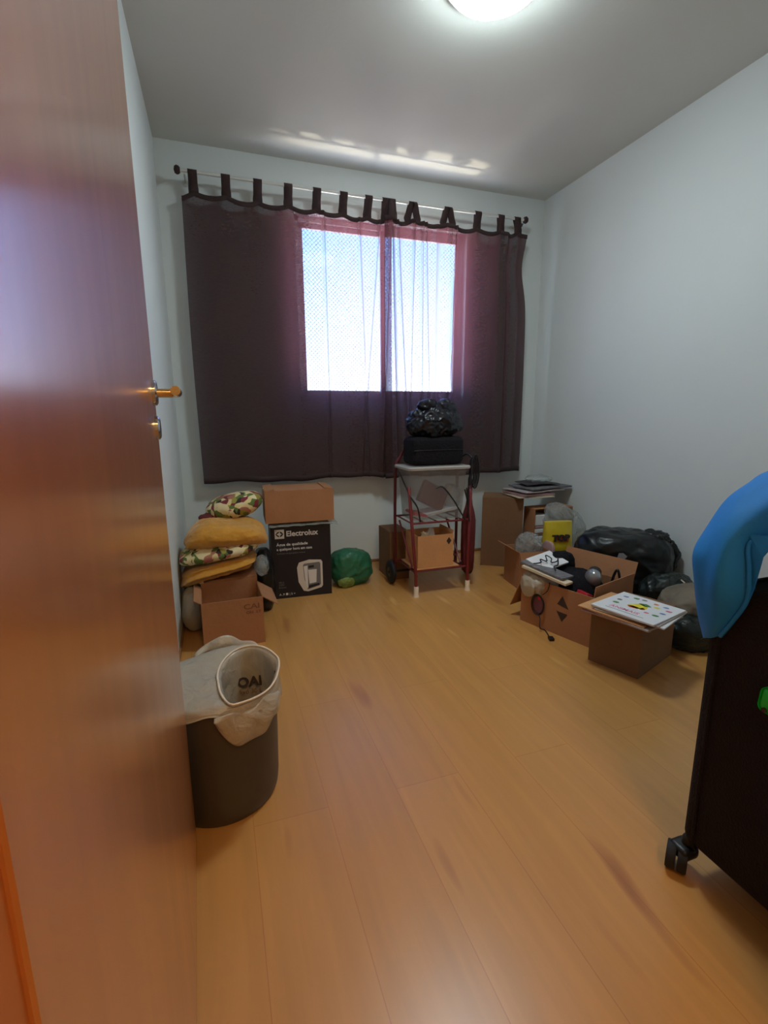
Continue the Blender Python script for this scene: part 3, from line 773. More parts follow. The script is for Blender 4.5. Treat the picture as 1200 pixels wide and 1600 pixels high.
# frosted storage bin
def clearbin():
    t = thing('storage_bin', 'frosted clear plastic storage bin on the upper rack of the cart', 'storage bin', (1.405, 2.565, .436))
    x0, x1, y0, y1, z0, z1 = 1.215, 1.572, 2.455, 2.675, .436, .735
    bm = B()
    def ring(k, o):
        a = (x0+.022*(1-k)-o, x1-.022*(1-k)+o, y0+.012*(1-k)-o, y1-.012*(1-k)+o); r = .025; pts = []
        for cx, cy, s in ((a[1]-r, a[3]-r, 0), (a[0]+r, a[3]-r, 90), (a[0]+r, a[2]+r, 180), (a[1]-r, a[2]+r, 270)):
            for q in range(5): pts.append((cx+r*math.cos(R(s+q*22.5)), cy+r*math.sin(R(s+q*22.5))))
        return pts
    prev = None
    for k, o, z in ((0, 0, z0), (.5, 0, (z0+z1)/2), (1, 0, z1), (1, -.003, z1), (.5, -.003, (z0+z1)/2), (0.02, -.003, z0+.004)):
        rg = [bm.verts.new((x, y, z)) for x, y in ring(k, o)]
        if prev:
            for i in range(len(rg)): bm.faces.new((prev[i], prev[(i+1) % len(rg)], rg[(i+1) % len(rg)], rg[i]))
        else: bm.faces.new(rg[::-1])
        prev = rg
    bm.faces.new(prev)
    part('tub', bm, 'clear_bin', t, smooth='auto')
    bm = B(); prev = None; first = None
    for o, z in ((.001, z1-.010), (.014, z1-.010), (.016, z1+.002), (.012, z1+.007), (-.005, z1+.007), (-.005, z1+.002), (.001, z1+.0)):
        rg = [bm.verts.new((x, y, z)) for x, y in ring(1, o)]
        if prev:
            for i in range(len(rg)): bm.faces.new((prev[i], prev[(i+1) % len(rg)], rg[(i+1) % len(rg)], rg[i]))
        else: first = rg
        prev = rg
    part('rim', bm, 'bin_rim', t, smooth='auto')
    bm = B(); prev = [bm.verts.new((x, y, z1+.0075)) for x, y in ring(1, .010)]; bm.faces.new(prev); thicken(bm, .003); part('lid', bm, 'bin_rim', t)
clearbin()
bm = B(); box(bm, (-.085, -.058, -.018), (.085, .058, .018)); bevel(bm, .004, 2)
for v in bm.verts: v.co.y *= 1.1
bm.transform(Matrix.Translation((1.385, 2.535, .565)) @ Matrix.Rotation(R(28), 4, 'Y') @ Matrix.Rotation(R(80), 4, 'X'))
mb = part('book', bm, 'maroon_cover'); tag(mb, 'maroon covered book leaning inside the frosted bin', 'book')
bm = B(); box(bm, (-.080, -.055, -.014), (.0865, .060, .014)); bm.transform(Matrix.Translation((1.385, 2.535, .565)) @ Matrix.Rotation(R(28), 4, 'Y') @ Matrix.Rotation(R(80), 4, 'X')); part('pages', bm, 'paper_cream', mb)
for i, (x, z, a, m_, lb) in enumerate(((1.43, .475, -10, 'white_paper', 'sloping white papers lying low in the frosted bin'), (1.30, .462, 12, 'red', 'red plastic folder lying low in the frosted bin'), )):
    bm = B(); box(bm, (-.10 if i == 0 else -.045, -.07, -.008), (.11 if i == 0 else .045, .07, .008)); bevel(bm, .002, 1)
    bm.transform(Matrix.Translation((x, 2.565, z)) @ Matrix.Rotation(R(a), 4, 'Y')); tag(part('paper_stack' if i == 0 else 'folder', bm, m_), lb, 'papers' if i == 0 else 'folder')
bm = B(); blob(bm, (1.52, 2.56, .55), (.045, .08, .07), .9, .012, 20, 4, sub=4); tag(part('plastic_bag', bm, 'clear', smooth=True), 'crumpled clear bag in the right half of the frosted bin', 'bag')

# black case and bin liner on the bin
bm = B(); box(bm, (1.245, 2.49, .7465), (1.565, 2.665, .905)); bevel(bm, .03, 4)
for v in bm.verts: v.co += Vector((0, 0, 0))+v.normal*0+Vector((noise.noise(v.co*14)*.004, 0, noise.noise(v.co*11+Vector((3, 0, 0)))*.004*(1 if v.co.z > .78 else 0)))
bmesh.ops.subdivide_edges(bm, edges=bm.edges, cuts=2, use_grid_fill=True)
bc = part('soft_case', bm, 'black_cloth', smooth='auto'); tag(bc, 'black soft fabric case lying on the frosted storage bin', 'case')
bm = B(); tube(bm, [(1.252, 2.492, .83), (1.30, 2.4885, .832), (1.50, 2.4885, .832), (1.555, 2.492, .83)], .0022, n=6); part('zip', bm, 'black_plastic', bc)
bm = B(); blob(bm, (1.415, 2.575, .985), (.150, .085, .090), .8, .022, 12, 21, sub=6, floor=.906)
blob(bm, (1.365, 2.565, 1.075), (.055, .04, .035), .9, .016, 24, 23, sub=4); blob(bm, (1.475, 2.57, 1.065), (.058, .045, .042), .9, .016, 24, 26, sub=4)
blob(bm, (1.425, 2.57, 1.06), (.03, .03, .03), .9, .012, 30, 29, sub=4)
tag(part('bin_bag', bm, 'blue_black_bag', smooth=True), 'shiny knotted dark bin bag topping the stack on the hand cart', 'bag')

# maroon furled bag with black cords, right of the cart
def pouch():
    t = thing('umbrella', 'furled maroon umbrella hanging point up at the right of the cart', 'umbrella', (1.608, 2.50, .085))
    c = (1.608, 2.50, 0)
    bm = B(); n = 36; rings = []
    prof = [(.010, .085), (.030, .10), (.037, .16), (.039, .25), (.040, .34), (.038, .41), (.030, .46), (.020, .50), (.013, .56), (.010, .62)]
    lathe(bm, prof, n, c=c)
    for v in bm.verts:
        a = math.atan2(v.co.y-c[1], v.co.x-c[0]); rr = 1+.12*math.sin(7*a+9*v.co.z)
        v.co.x = c[0]+(v.co.x-c[0])*rr; v.co.y = c[1]+(v.co.y-c[1])*rr
    part('canopy', bm, 'maroon', t, smooth=True)
    bm = B(); tube(bm, [(c[0], c[1], .60), (c[0], c[1], .66), (c[0]+.012, c[1], .69)], [.010, .010, .008], n=10); part('handle', bm, 'black_plastic', t, smooth='auto')
pouch()
def cable(name, label, pts, r, mat='black_plastic', cat='cord', sp=8):
    bm = B(); tube(bm, pts, r, n=8, smooth_pts=sp); return tag(part(name, bm, mat, smooth=True), label, cat)
cable('elastic_cord', 'dark elastic cord stretched slantwise across the left of the frosted bin', [(1.205, 2.60, .70), (1.200, 2.50, .64), (1.208, 2.428, .58), (1.245, 2.424, .52), (1.262, 2.424, .44)], .0045)
cable('elastic_cord', 'black elastic cord crossing the frosted bin towards the umbrella', [(1.36, 2.432, .625), (1.40, 2.428, .628), (1.46, 2.426, .56), (1.50, 2.426, .50), (1.545, 2.426, .43)], .0045)
bm = B()
for k in range(4):
    ox_ = 1.628+.004*k; rx = .014+.004*k; rz = .075+.008*k
    tube(bm, [(ox_+rx*math.cos(q), 2.515-.006*k, .70+rz*math.sin(q)) for q in [R(90+18*i) for i in range(21)]], .0045, n=6, cap=False)
tube(bm, [(1.63, 2.512, .775), (1.61, 2.55, .80), (1.59, 2.60, .765)], .0055, n=8, smooth_pts=6)
tube(bm, [(1.628, 2.512, .64), (1.622, 2.505, .58), (1.612, 2.50, .53)], .0055, n=8, smooth_pts=6)
tag(part('cord_bundle', bm, 'black_plastic', smooth=True), 'black looped cord bundle hanging beside the frosted bin rim', 'cord')
bm = B()
for k in range(3): tube(bm, [(1.535+.012*k, 2.424, .61+.008*k), (1.548+.006*k, 2.422, .56), (1.56, 2.424, .50), (1.573, 2.427, .42)], .004, n=6, smooth_pts=6)
tag(part('strap', bm, 'black_plastic', smooth=True), 'thin black straps tied to the right front post of the cart', 'strap')
wb = carton('cardboard_box', 'narrow grey-brown box standing behind the left cart wheel', (1.262, 2.86, 0), 0, .13, .22, .31, [], 'card_dark', closed=True, tape=False)

# ------------------------------------------------------------------ swing bin
def wastebin():
    cx, cy = .176, 1.262
    t = thing('waste_bin', 'round dark plastic waste bin beside the open door', 'waste bin', (cx, cy, 0))
    bm = B()
    prof = [(0, .012), (.130, .012), (.138, .006), (.141, .0), (.146, .012), (.1495, .04), (.156, .315), (.1585, .318), (.1585, .324), (.152, .324), (.146, .05), (.134, .022), (0, .022)]
    lathe(bm, prof, 64, c=(cx, cy, 0), closed=False)
    part('body', bm, 'bin', t, smooth='auto')
    # liner, folded over the rim; opening gathered at the right
    ox, oy = .262, 1.215
    def edge(th):
        # distance from the opening centre to the rim circle
        dx, dy = math.cos(th), math.sin(th); ex_, ey_ = ox-cx, oy-cy; rr = .161
        b = dx*ex_+dy*ey_; c_ = ex_*ex_+ey_*ey_-rr*rr
        return -b+math.sqrt(b*b-c_)
    def f(u, v):
        th = 2*PI*u; dx, dy = math.cos(th), math.sin(th)
        ro = 1/math.sqrt((dx/.076)**2+(dy/.132)**2)+.003*math.sin(3*th+1); E_ = edge(th); ro = min(ro, E_-.003)
        nz = crumple(Vector((dx*.1, dy*.1, v*.25)), .007, 22, 4)
        back = max(0, dy)**2; left = max(0, -dx)**1.5
        zo = .344+.016*back-.014*max(0, -dy)+.004*math.sin(2*th)
        if v < .30:      # inside wall
            k = v/.30; r = ro*(.70+.28*k)+nz*.6; z = .06+(zo-.06)*k**.8
        elif v < .40:    # rolled ring
            k = (v-.30)/.10; r = ro*.98+.006*math.sin(k*PI); z = zo+.006*math.sin(k*PI); r += .006*k
        elif v < .66:    # film lying across the rim
            k = (v-.40)/.26; r = (ro+.006)+(E_-ro-.006)*k; sag = .010*math.sin(k*PI)*left+.016*math.sin(k*PI)*back; z = zo+( .331-zo)*k+sag+nz*min(1, (E_-ro)/.05)*.7
        else:            # skirt outside
            k = (v-.66)/.34; frontr = max(0, math.cos(th-R(-62)))**6
            ln = .014+.040*max(0, dx)+.052*frontr+.018*back+.008*math.sin(9*th)
            r = E_+.0015+.006*k+.010*frontr*math.sin(k*PI)+abs(nz)*.5*k; z = .331-ln*k
        return Vector((ox+dx*r, oy+dy*r, z))
    bm = B(); grid(bm, f, 160, 60, closeu=True)
    for v in bm.verts:
        if v.co.x < .009: v.co.x = .009
    ln = part('bin_liner', bm, 'liner', t, smooth=True)
    # drooping tail of liner at the front and ruffle behind
    bm = B()
    def g(u, v):
        th = R(-92+62*u); rr = .170+.010*math.sin(v*PI)+.004*math.sin(14*u+5*v)
        return Vector((cx+rr*math.cos(th), cy+rr*math.sin(th), .322-.075*v*(math.sin(PI*u)**.7)-.02*v+.006*math.sin(11*u+2*v)))
    grid(bm, g, 40, 16); thicken(bm, .001); part('liner_fold', bm, 'liner', ln, smooth=True)
    bm = B()
    def g2(u, v):
        th = R(35+80*u); rr = .150-.014*math.sin(v*PI)+.006*math.sin(17*u)
        return Vector((cx+rr*math.cos(th), cy+rr*math.sin(th), .338+.042*v*(math.sin(PI*u)**.6)+.006*math.sin(13*u)*v))
    grid(bm, g2, 40, 12); thicken(bm, .001); part('liner_fold', bm, 'liner', ln, smooth=True)
    bm = B(); tube(bm, [f(u/80, .355)+Vector((0, 0, .002)) for u in range(81)], .0028, n=6, cap=False); part('liner_edge', bm, 'white_rubber', ln, smooth=True)
    # print on the inside back of the liner
    mt = Matrix.Translation((.228, 1.318, .262)) @ Matrix.Rotation(R(-4), 4, 'Z') @ Matrix.Rotation(R(72), 4, 'X')
    text('printed_text', 'OAI', .036, mt, 'ink', ln, bold=.0015, local=False, sx=1.1)
    text('printed_text', 'lixo 30 L', .018, Matrix.Translation((.232, 1.312, .242)) @ Matrix.Rotation(R(-4), 4, 'Z') @ Matrix.Rotation(R(72), 4, 'X'), 'ink_faint', ln, local=False)
wastebin()

# ------------------------------------------------------------------ suitcase
def suitcase():
    x0, x1, y0, y1, z0, z1 = 1.15, 1.57, .245, .668, .075, .685
    t = thing('suitcase', 'large black fabric suitcase on castors at the right', 'suitcase', ((x0+x1)/2, (y0+y1)/2, 0))
    bm = B(); box(bm, (x0, y0, z0), (x1, y1, z1))
    bmesh.ops.subdivide_edges(bm, edges=bm.edges, cuts=5, use_grid_fill=True)
    bevel(bm, .028, 4, 60)
    for v in bm.verts:
        k = (v.co.z-z0)/(z1-z0); c = math.sin(max(0, min(1, k))*PI)
        v.co.x += (-1 if v.co.x < (x0+x1)/2 else 1)*.006*c*math.sin(max(0, min(1, (v.co.y-y0)/(y1-y0)))*PI)
    part('shell', bm, 'suit', t, smooth='auto')
    for yy in (y0+.03, y1-.035):
        bm = B(); tube(bm, [(x0+.02, yy, z0+.012), (x0-.003, yy, z0+.05), (x0-.003, yy, z1-.05), (x0+.02, yy, z1-.004), (x1-.02, yy, z1-.002), (x1+.003, yy, z1-.05), (x1+.003, yy, z0+.05), (x1-.02, yy, z0+.012)], .0035, n=8, smooth_pts=4); part('piping', bm, 'suit', t, smooth=True)
    bm = B(); tube(bm, [(x0-.008, (y0+y1)/2-.10, .56), (x0-.03, (y0+y1)/2-.09, .56), (x0-.034, (y0+y1)/2, .56), (x0-.03, (y0+y1)/2+.03, .56), (x0-.008, (y0+y1)/2+.04, .56)], .008, n=8, smooth_pts=5)
    part('carry_handle', bm, 'black_plastic', t, smooth=True)
    for x, y in ((x0+.018, y1-.012), (x1-.03, y1-.018), (x0+.03, y0+.03), (x1-.03, y0+.03)):
        bm = B(); tube(bm, [(x, y, .052), (x, y, z0+.012)], .012, n=10)
        box(bm, (x-.030, y-.020, .034), (x+.018, y+.026, .064)); bevel(bm, .010, 3, 60); cs = part('caster', bm, 'black_plastic', t, smooth='auto')
        bm = B()
        for o in (-.021, .002):
            b2 = bmesh.new(); lathe(b2, [(0, o), (.028, o), (.0298, o+.003), (.0298, o+.016), (.028, o+.019), (0, o+.019)], 28, closed=False)
            b2.transform(Matrix.Translation((x-.020, y+.006, .0302)) @ Matrix.Rotation(R(35), 4, 'Z') @ Matrix.Rotation(R(90), 4, 'X'))
            me = bpy.data.meshes.new('t'); b2.to_mesh(me); b2.free(); bm.from_mesh(me); bpy.data.meshes.remove(me)
        part('wheel', bm, 'dark_rubber', cs, smooth='auto')
    # green rubber luggage tag hung on the side handle
    t2 = thing('luggage_tag', 'bright green rubber luggage tag hanging on the black suitcase', 'luggage tag', (1.128, .548, .46))
    bm = B(); box(bm, (-.006, -.024, -.024), (.006, .024, .024)); bevel(bm, .011, 4, 60); bm.transform(Matrix.Translation((1.130, .510, .509)) @ Matrix.Rotation(R(4), 4, 'X')); part('plate', bm, 'green_tag', t2, smooth='auto')
    bm = B(); lathe(bm, [(0, 0), (.0045, 0), (.0045, .003), (0, .003)], 14, closed=False); bm.transform(Matrix.Translation((1.1235, .521, .492)) @ Matrix.Rotation(R(-90), 4, 'Y')); part('eyelet', bm, 'ink', t2)
    bm = B(); tube(bm, [(1.130, .512, .530), (1.128, .508, .545), (1.124, .50, .562), (1.118, .49, .571)], .004, n=8, smooth_pts=4); part('loop', bm, 'silver', t2, smooth=True)
suitcase()

def cr(p, t):
    """Catmull-Rom through list p"""
    k = t*(len(p)-1); i = min(int(k), len(p)-2); f = k-i
    a, b, c, d = p[max(i-1, 0)], p[i], p[i+1], p[min(i+2, len(p)-1)]
    return .5*((2*b)+(-a+c)*f+(2*a-5*b+4*c-d)*f*f+(-a+3*b-3*c+d)*f**3)
# folded pale green cloth on the suitcase
bm = B(); blob(bm, (1.39, .49, .775), (.185, .150, .088), .6, .010, 8, 31, sub=5, floor=.693)
tag(part('folded_cloth', bm, 'pale_green', smooth=True), 'pale green folded cloth on the suitcase under the blue garment', 'cloth')
def bluecloth():
    V = Vector
    # rows run along the garment from the hanging tip over the top; columns from the far side to the near hem
    rows = [[V((1.366, 0.800, 0.511)), V((1.271, 0.745, 0.536)), V((1.196, 0.700, 0.541)), V((1.160, 0.675, 0.556)), V((1.142, 0.648, 0.570)), V((1.140, 0.629, 0.585))],
        [V((1.338, 0.800, 0.567)), V((1.243, 0.745, 0.592)), V((1.168, 0.700, 0.597)), V((1.135, 0.660, 0.605)), V((1.124, 0.630, 0.612)), V((1.138, 0.608, 0.626))],
        [V((1.314, 0.800, 0.649)), V((1.219, 0.745, 0.674)), V((1.144, 0.700, 0.679)), V((1.115, 0.655, 0.680)), V((1.108, 0.620, 0.675)), V((1.139, 0.588, 0.678))],
        [V((1.304, 0.800, 0.709)), V((1.209, 0.745, 0.734)), V((1.134, 0.700, 0.739)), V((1.112, 0.650, 0.745)), V((1.105, 0.615, 0.742)), V((1.138, 0.592, 0.735))],
        [V((1.337, 0.800, 0.763)), V((1.242, 0.745, 0.788)), V((1.167, 0.700, 0.793)), V((1.135, 0.650, 0.803)), V((1.120, 0.610, 0.803)), V((1.140, 0.598, 0.785))],
        [V((1.379, 0.800, 0.812)), V((1.284, 0.745, 0.837)), V((1.209, 0.700, 0.842)), V((1.175, 0.640, 0.856)), V((1.160, 0.590, 0.852)), V((1.175, 0.565, 0.802))],
        [V((1.438, 0.800, 0.845)), V((1.343, 0.745, 0.870)), V((1.268, 0.700, 0.875)), V((1.235, 0.630, 0.898)), V((1.220, 0.560, 0.888)), V((1.230, 0.520, 0.820))],
        [V((1.491, 0.800, 0.865)), V((1.396, 0.745, 0.890)), V((1.321, 0.700, 0.895)), V((1.300, 0.620, 0.915)), V((1.300, 0.520, 0.900)), V((1.310, 0.450, 0.830))],
        [V((1.606, 0.800, 0.870)), V((1.511, 0.745, 0.895)), V((1.436, 0.700, 0.900)), V((1.430, 0.600, 0.915)), V((1.430, 0.470, 0.905)), V((1.420, 0.340, 0.830))],
        [V((1.660, 0.740, 0.740)), V((1.650, 0.710, 0.750)), V((1.620, 0.660, 0.760)), V((1.610, 0.600, 0.770)), V((1.600, 0.470, 0.770)), V((1.600, 0.340, 0.740))]]
    def f(u, v):
        p = cr([cr(r, v) for r in rows], u)
        n = noise.noise(p*9)*.006+noise.noise(p*21+Vector((4, 1, 2)))*.003
        fold = .004*math.sin(v*13+u*12+3*noise.noise(p*6))*math.sin(PI*min(1, max(0, v)))
        out = Vector((-.7, -.4, .5))
        q = p+out*(n+fold)
        return q
    bm = B(); grid(bm, f, 90, 56); thicken(bm, .004)
    t = part('blue_garment', bm, 'blue', smooth=True, base=(1.2, .62, .55)); tag(t, 'bright blue garment draped over the corner of the black suitcase', 'garment')
    bm = B()
    tube(bm, [f(u/60, .995)+Vector((-.002, -.003, 0)) for u in range(61)], .0042, n=6, cap=True)
    part('seam', bm, 'blue', t, smooth=True)
    bm = B(); vs = [bm.verts.new(q) for q in ((1.141, .601, .80), (1.141, .590, .735), (1.141, .586, .665), (1.141, .578, .700), (1.139, .570, .763), (1.150, .556, .800))]
    bm.faces.new((vs[0], vs[1], vs[4], vs[5])); bm.faces.new((vs[1], vs[2], vs[3], vs[4])); thicken(bm, .003); part('inner_layer', bm, 'blue', t)
bluecloth()

# ------------------------------------------------------------------ right pile
tb = carton('cardboard_box', 'tall dark brown cardboard box in the far right corner by the window wall', (2.075, 2.865, 0), -33, .27, .24, .478, [], 'card_dark', closed=True)
bm = B()
mt = front(.0, -.1205, .30)
for k in range(40):
    a, b = 2*PI*k/40, 2*PI*(k+1)/40
    poly(bm, [(.036*math.cos(a), .036*math.sin(a)), (.036*math.cos(b), .036*math.sin(b)), (.031*math.cos(b), .031*math.sin(b)), (.031*math.cos(a), .031*math.sin(a))][::-1], .0005, mt)
poly(bm, [(-.016, -.014), (.0, .018), (.016, -.014), (.010, -.014), (0, .006), (-.010, -.014)], .0005, mt)
part('printed_emblem', bm, 'ink_faint', tb, local=True)
# upright carton with an open side showing white packets
def openbox():
    t = thing('cardboard_box', 'upright brown box open at the front showing white packets', 'box', (2.32, 2.69, 0)); T = .004
    x0, x1, y0, y1, h = 2.172, 2.475, 2.63, 2.752, .415
    bm = B(); box(bm, (x0, y0, 0), (x1, y1, T)); box(bm, (x0, y0, h-T), (x1, y1, h)); box(bm, (x0, y0, T), (x0+T, y1, h-T)); box(bm, (x1-T, y0, T), (x1, y1, h-T)); box(bm, (x0+T, y1-T, T), (x1-T, y1, h-T))
    part('body', bm, 'card', t)
    bm = B(); box(bm, (x0+T, y0, T), (x1-T, y0+T, .15)); box(bm, (2.29, y0, .15), (x1-T, y0+T, h-T)); part('front_panel', bm, 'card_dark', t)
    for i, (z, hh, dx) in enumerate(((.004, .14, 0), (.145, .018, .01), (.164, .062, -.004), (.228, .018, .008), (.247, .028, .0), (.277, .02, .01), (.299, .072, .004))):
        bm = B(); box(bm, (2.180+dx, 2.640, z+.0005), (2.280+dx, 2.745, z+hh-.001)); bevel(bm, .003, 1)
        o = part('packet', bm, 'white_paper' if i in (2, 4, 6) else 'pink_paper' if i in (1, 5) else 'card_dark')
        tag(o, ['dark packet at the bottom of the open upright box', 'thin pinkish packet low in the open upright box', 'thick white packet under a dark one in the upright box', 'thin dark packet midway up the open upright box', 'thin white packet midway in the open upright box', 'thin pinkish packet just below the topmost white packet', 'topmost thick white packet in the open upright box'][i], 'packet', 'packets in the open upright box')
openbox()

# newspapers and boards on top
def sheet(name, label, cat, c, s, rz, mat, group=None, wave=.004, th=.004, tilt=(0, 0), seed=0, layers=1):
    bm = B()
    for L in range(layers):
        b2 = B()
        def f(u, v):
            x = (u-.5)*s[0]; y = (v-.5)*s[1]
            return Vector((x, y, wave*(noise.noise(Vector((x*7, y*7, seed+L*.2)))+.5*math.sin(u*PI*2+seed))+L*th))
        grid(b2, f, 20, 14); thicken(b2, th*.8)
        b2.transform(Matrix.Rotation(R(random.Random(seed*7+L).uniform(-5, 5) if L else 0), 4, 'Z'))
        me = bpy.data.meshes.new('t'); b2.to_mesh(me); b2.free(); bm.from_mesh(me); bpy.data.meshes.remove(me)
    bm.transform(Matrix.Translation(c) @ Matrix.Rotation(R(rz), 4, 'Z') @ Matrix.Rotation(R(tilt[0]), 4, 'X') @ Matrix.Rotation(R(tilt[1]), 4, 'Y'))
    o = part(name, bm, mat, smooth='auto'); return tag(o, label, cat, group)
g = 'papers on the tall corner boxes'
sheet('cream_board', 'flat cream board at the bottom of the papers on the corner boxes', 'board', (2.20, 2.76, .493), (.26, .24), -6, 'paper_cream', g, wave=.001, th=.006, seed=1)
sheet('newspaper', 'folded pinkish newspaper lying directly on the cream board', 'newspaper', (2.21, 2.77, .503), (.25, .24), 3, 'pink_paper', g, wave=.002, th=.008, seed=2, layers=2)
sheet('newspaper', 'folded grey newspaper in the middle of the corner paper stack', 'newspaper', (2.25, 2.77, .524), (.33, .24), 5, 'paper', g, wave=.004, th=.007, seed=3, layers=2)
sheet('newspaper', 'dark printed newspaper reaching to the right wall near the stack top', 'newspaper', (2.31, 2.78, .545), (.34, .25), 6, 'paper_grey', g, wave=.006, th=.006, seed=4, layers=2)
sheet('newspaper', 'loose dark newspaper topmost on the corner paper stack', 'newspaper', (2.30, 2.80, .564), (.24, .2), -10, 'paper_dark', g, wave=.010, th=.005, seed=5)
bm = B(); blob(bm, (2.31, 2.80, .592), (.09, .07, .020), .9, .010, 20, 41, sub=4); tag(part('plastic_wrapper', bm, 'clear', smooth=True), 'small shiny clear wrapper on top of the corner newspapers', 'wrapper')

# small low box with clear crumpled bag
lb = carton('cardboard_box', 'low brown box with a folded flap left of the yellow bag', (1.975, 2.42, 0), -8, .20, .20, .225, [('-x', 150, .06), ('-y', 250, .05)], 'card')
bm = B(); blob(bm, (1.985, 2.42, .245), (.075, .07, .065), .9, .016, 20, 43, sub=5); tag(part('plastic_bag', bm, 'clear', smooth=True), 'crumpled clear bag sitting in the low box left of the yellow bag', 'bag')
bm = B(); blob(bm, (2.083, 2.36, .135), (.012, .055, .135), .5, .003, 20, 44, sub=4, floor=.001); tag(part('red_packet', bm, 'pink_paper', smooth=True), 'narrow reddish packet wedged left of the yellow bag', 'packet')

# yellow bag
def yellow():
    t = thing('coffee_bag', 'yellow and brown printed bag with black lettering in the right pile', 'bag', (2.19, 2.42, 0), R(-8))
    def shape(v, w, d):
        return v
    for nm, mt_, z0, z1 in (('lower_print', 'brown_bag', .0, .20), ('upper_print', 'yellow', .20, .375)):
        bm = B()
        def f(u, v):
            th = 2*PI*u; z = z0+(z1-z0)*v; k = z/.375
            wx = .093*(1-.03*k); dy = .052*(1-.55*max(0, k-.6)/.4)
            cx_, sy_ = math.cos(th), math.sin(th)
            x = wx*sgnpow(cx_, .55); y = dy*sgnpow(sy_, .6)
            n = noise.noise(Vector((x*14, y*14, z*14)))*.005
            return Vector((x+n, y+n, z))
        grid(bm, f, 72, 16, closeu=True)
        bm.verts.ensure_lookup_table()
        bmesh.ops.holes_fill(bm, edges=[e for e in bm.edges if len(e.link_faces) == 1], sides=0)
        part(nm, bm, mt_, t, local=True, smooth='auto')
    bm = B(); poly(bm, [(-.035, -.016), (.0, -.028), (.05, -.030), (.058, -.010), (.02, .006), (-.03, .014)], .001, front(-.005, -.0500, .285)); part('printed_blot', bm, 'orange', t, local=True)
    text('brand_text', 'TOP', .052, front(-.062, -.0560, .264, rz=0), 'ink', t, depth=.004, bold=.003, sx=1.1)
yellow()
bm = B(); blob(bm, (2.345, 2.535, .255), (.135, .08, .20), .8, .022, 9, 45, sub=5, floor=.001, xmax=W-.01)
for v in bm.verts:
    if v.co.z > .30: v.co.x += (v.co.z-.30)*-.4; v.co.y += (v.co.z-.3)*.1
tag(part('plastic_bag', bm, 'clear', smooth=True), 'large clear plastic bag leaning on right wall behind the yellow bag', 'bag')

# big black bin bag
bm = B(); rot = Matrix.Rotation(R(-45), 4, 'Z')
blob(bm, (2.275, 1.985, .19), (.235, .165, .212), .55, .018, 6, 51, rot=rot, sub=6, floor=.001, xmax=W-.006)
bb = part('bin_bag', bm, 'black_bag', smooth=True); tag(bb, 'big full black bin bag against the right wall', 'bag')
bm = B(); blob(bm, (2.375, 1.90, .378), (.080, .05, .030), .8, .020, 20, 53, rot=Matrix.Rotation(R(-45), 4, 'Z'), sub=5, xmax=W-.008)
blob(bm, (2.452, 1.85, .28), (.030, .05, .08), .8, .014, 22, 54, sub=4, xmax=W-.008)
part('gathered_top', bm, 'black_bag', bb, smooth=True)
bm = B(); poly(bm, [(-.02, -.012), (.012, -.020), (.026, .0), (.006, .016), (-.014, .012)], .012, Matrix.Identity(4)); bm.transform(Matrix.Translation((2.155, 1.872, .305)) @ Matrix.Rotation(R(-45), 4, 'Z') @ Matrix.Rotation(R(72), 4, 'X')); part('torn_spot', bm, 'grey_print', bb, label='pale torn spot')

# dark clear bag with white drawstring, grey cloth, dark bag
bm = B(); blob(bm, (2.30, 1.70, .145), (.125, .075, .10), .85, .016, 14, 56, rot=Matrix.Rotation(R(-30), 4, 'Z'), sub=5, xmax=W-.008)
db = part('plastic_bag', bm, 'dark_bag', smooth=True); tag(db, 'grey translucent bag with white drawstring below the big black bag', 'bag')
bm = B(); tube(bm, [(2.29, 1.635, .238), (2.305, 1.615, .218), (2.33, 1.61, .195), (2.34, 1.605, .17)], .003, n=6, smooth_pts=5); part('drawstring', bm, 'white_rubber', db, smooth=True, label='white drawstring')
bm = B(); blob(bm, (2.30, 1.52, .178), (.185, .12, .062), .75, .014, 12, 58, rot=Matrix.Rotation(R(-12), 4, 'Z') @ Matrix.Rotation(R(-6), 4, 'Y'), sub=5, xmax=W-.008)
tag(part('grey_cloth', bm, 'grey_bag', smooth=True), 'greyish brown bundled cloth behind the magazine stack', 'cloth')
bm = B(); blob(bm, (2.19, 1.46, .07), (.145, .10, .085), .8, .014, 12, 60, rot=Matrix.Rotation(R(-12), 4, 'Z'), sub=5, floor=.001, xmax=W-.012)
tag(part('plastic_bag', bm, 'dark_bag', smooth=True), 'dark greenish plastic bag on the floor beside the suitcase', 'bag')

# open carton with arrows
OB = (1.833, 1.82, 0); OR = 17
# local -x face looks at the viewer's left
ob = carton('cardboard_box', 'open brown cardboard box with two dark triangles printed on its side', OB, OR, .335, .385, .235, [('+y', 248, .19), ('-y', 95, .05), ('+x', 110, .10)], 'card')
fr = Matrix.Translation((-.168, 0, .0)) @ Matrix.Rotation(R(-90), 4, 'Z') @ Matrix.Rotation(R(90), 4, 'X')   # local x -> -y (towards right in view)
bm = B(); poly(bm, [(.014, .152), (.074, .142), (.040, .198)], .0006, fr); poly(bm, [(.012, .118), (.070, .116), (.044, .072)], .0006, fr); part('printed_arrow', bm, 'ink', ob, local=True)
bm = B(); poly(bm, ring_poly(28, .034, .046, -.085, .115), .0006, fr); part('printed_emblem', bm, 'ink_purple', ob, local=True)
bm = B(); poly(bm, [(-.092, .165), (-.078, .163), (-.080, .140), (-.092, .142)], .0010, fr); part('red_sticker', bm, 'red', ob, local=True)
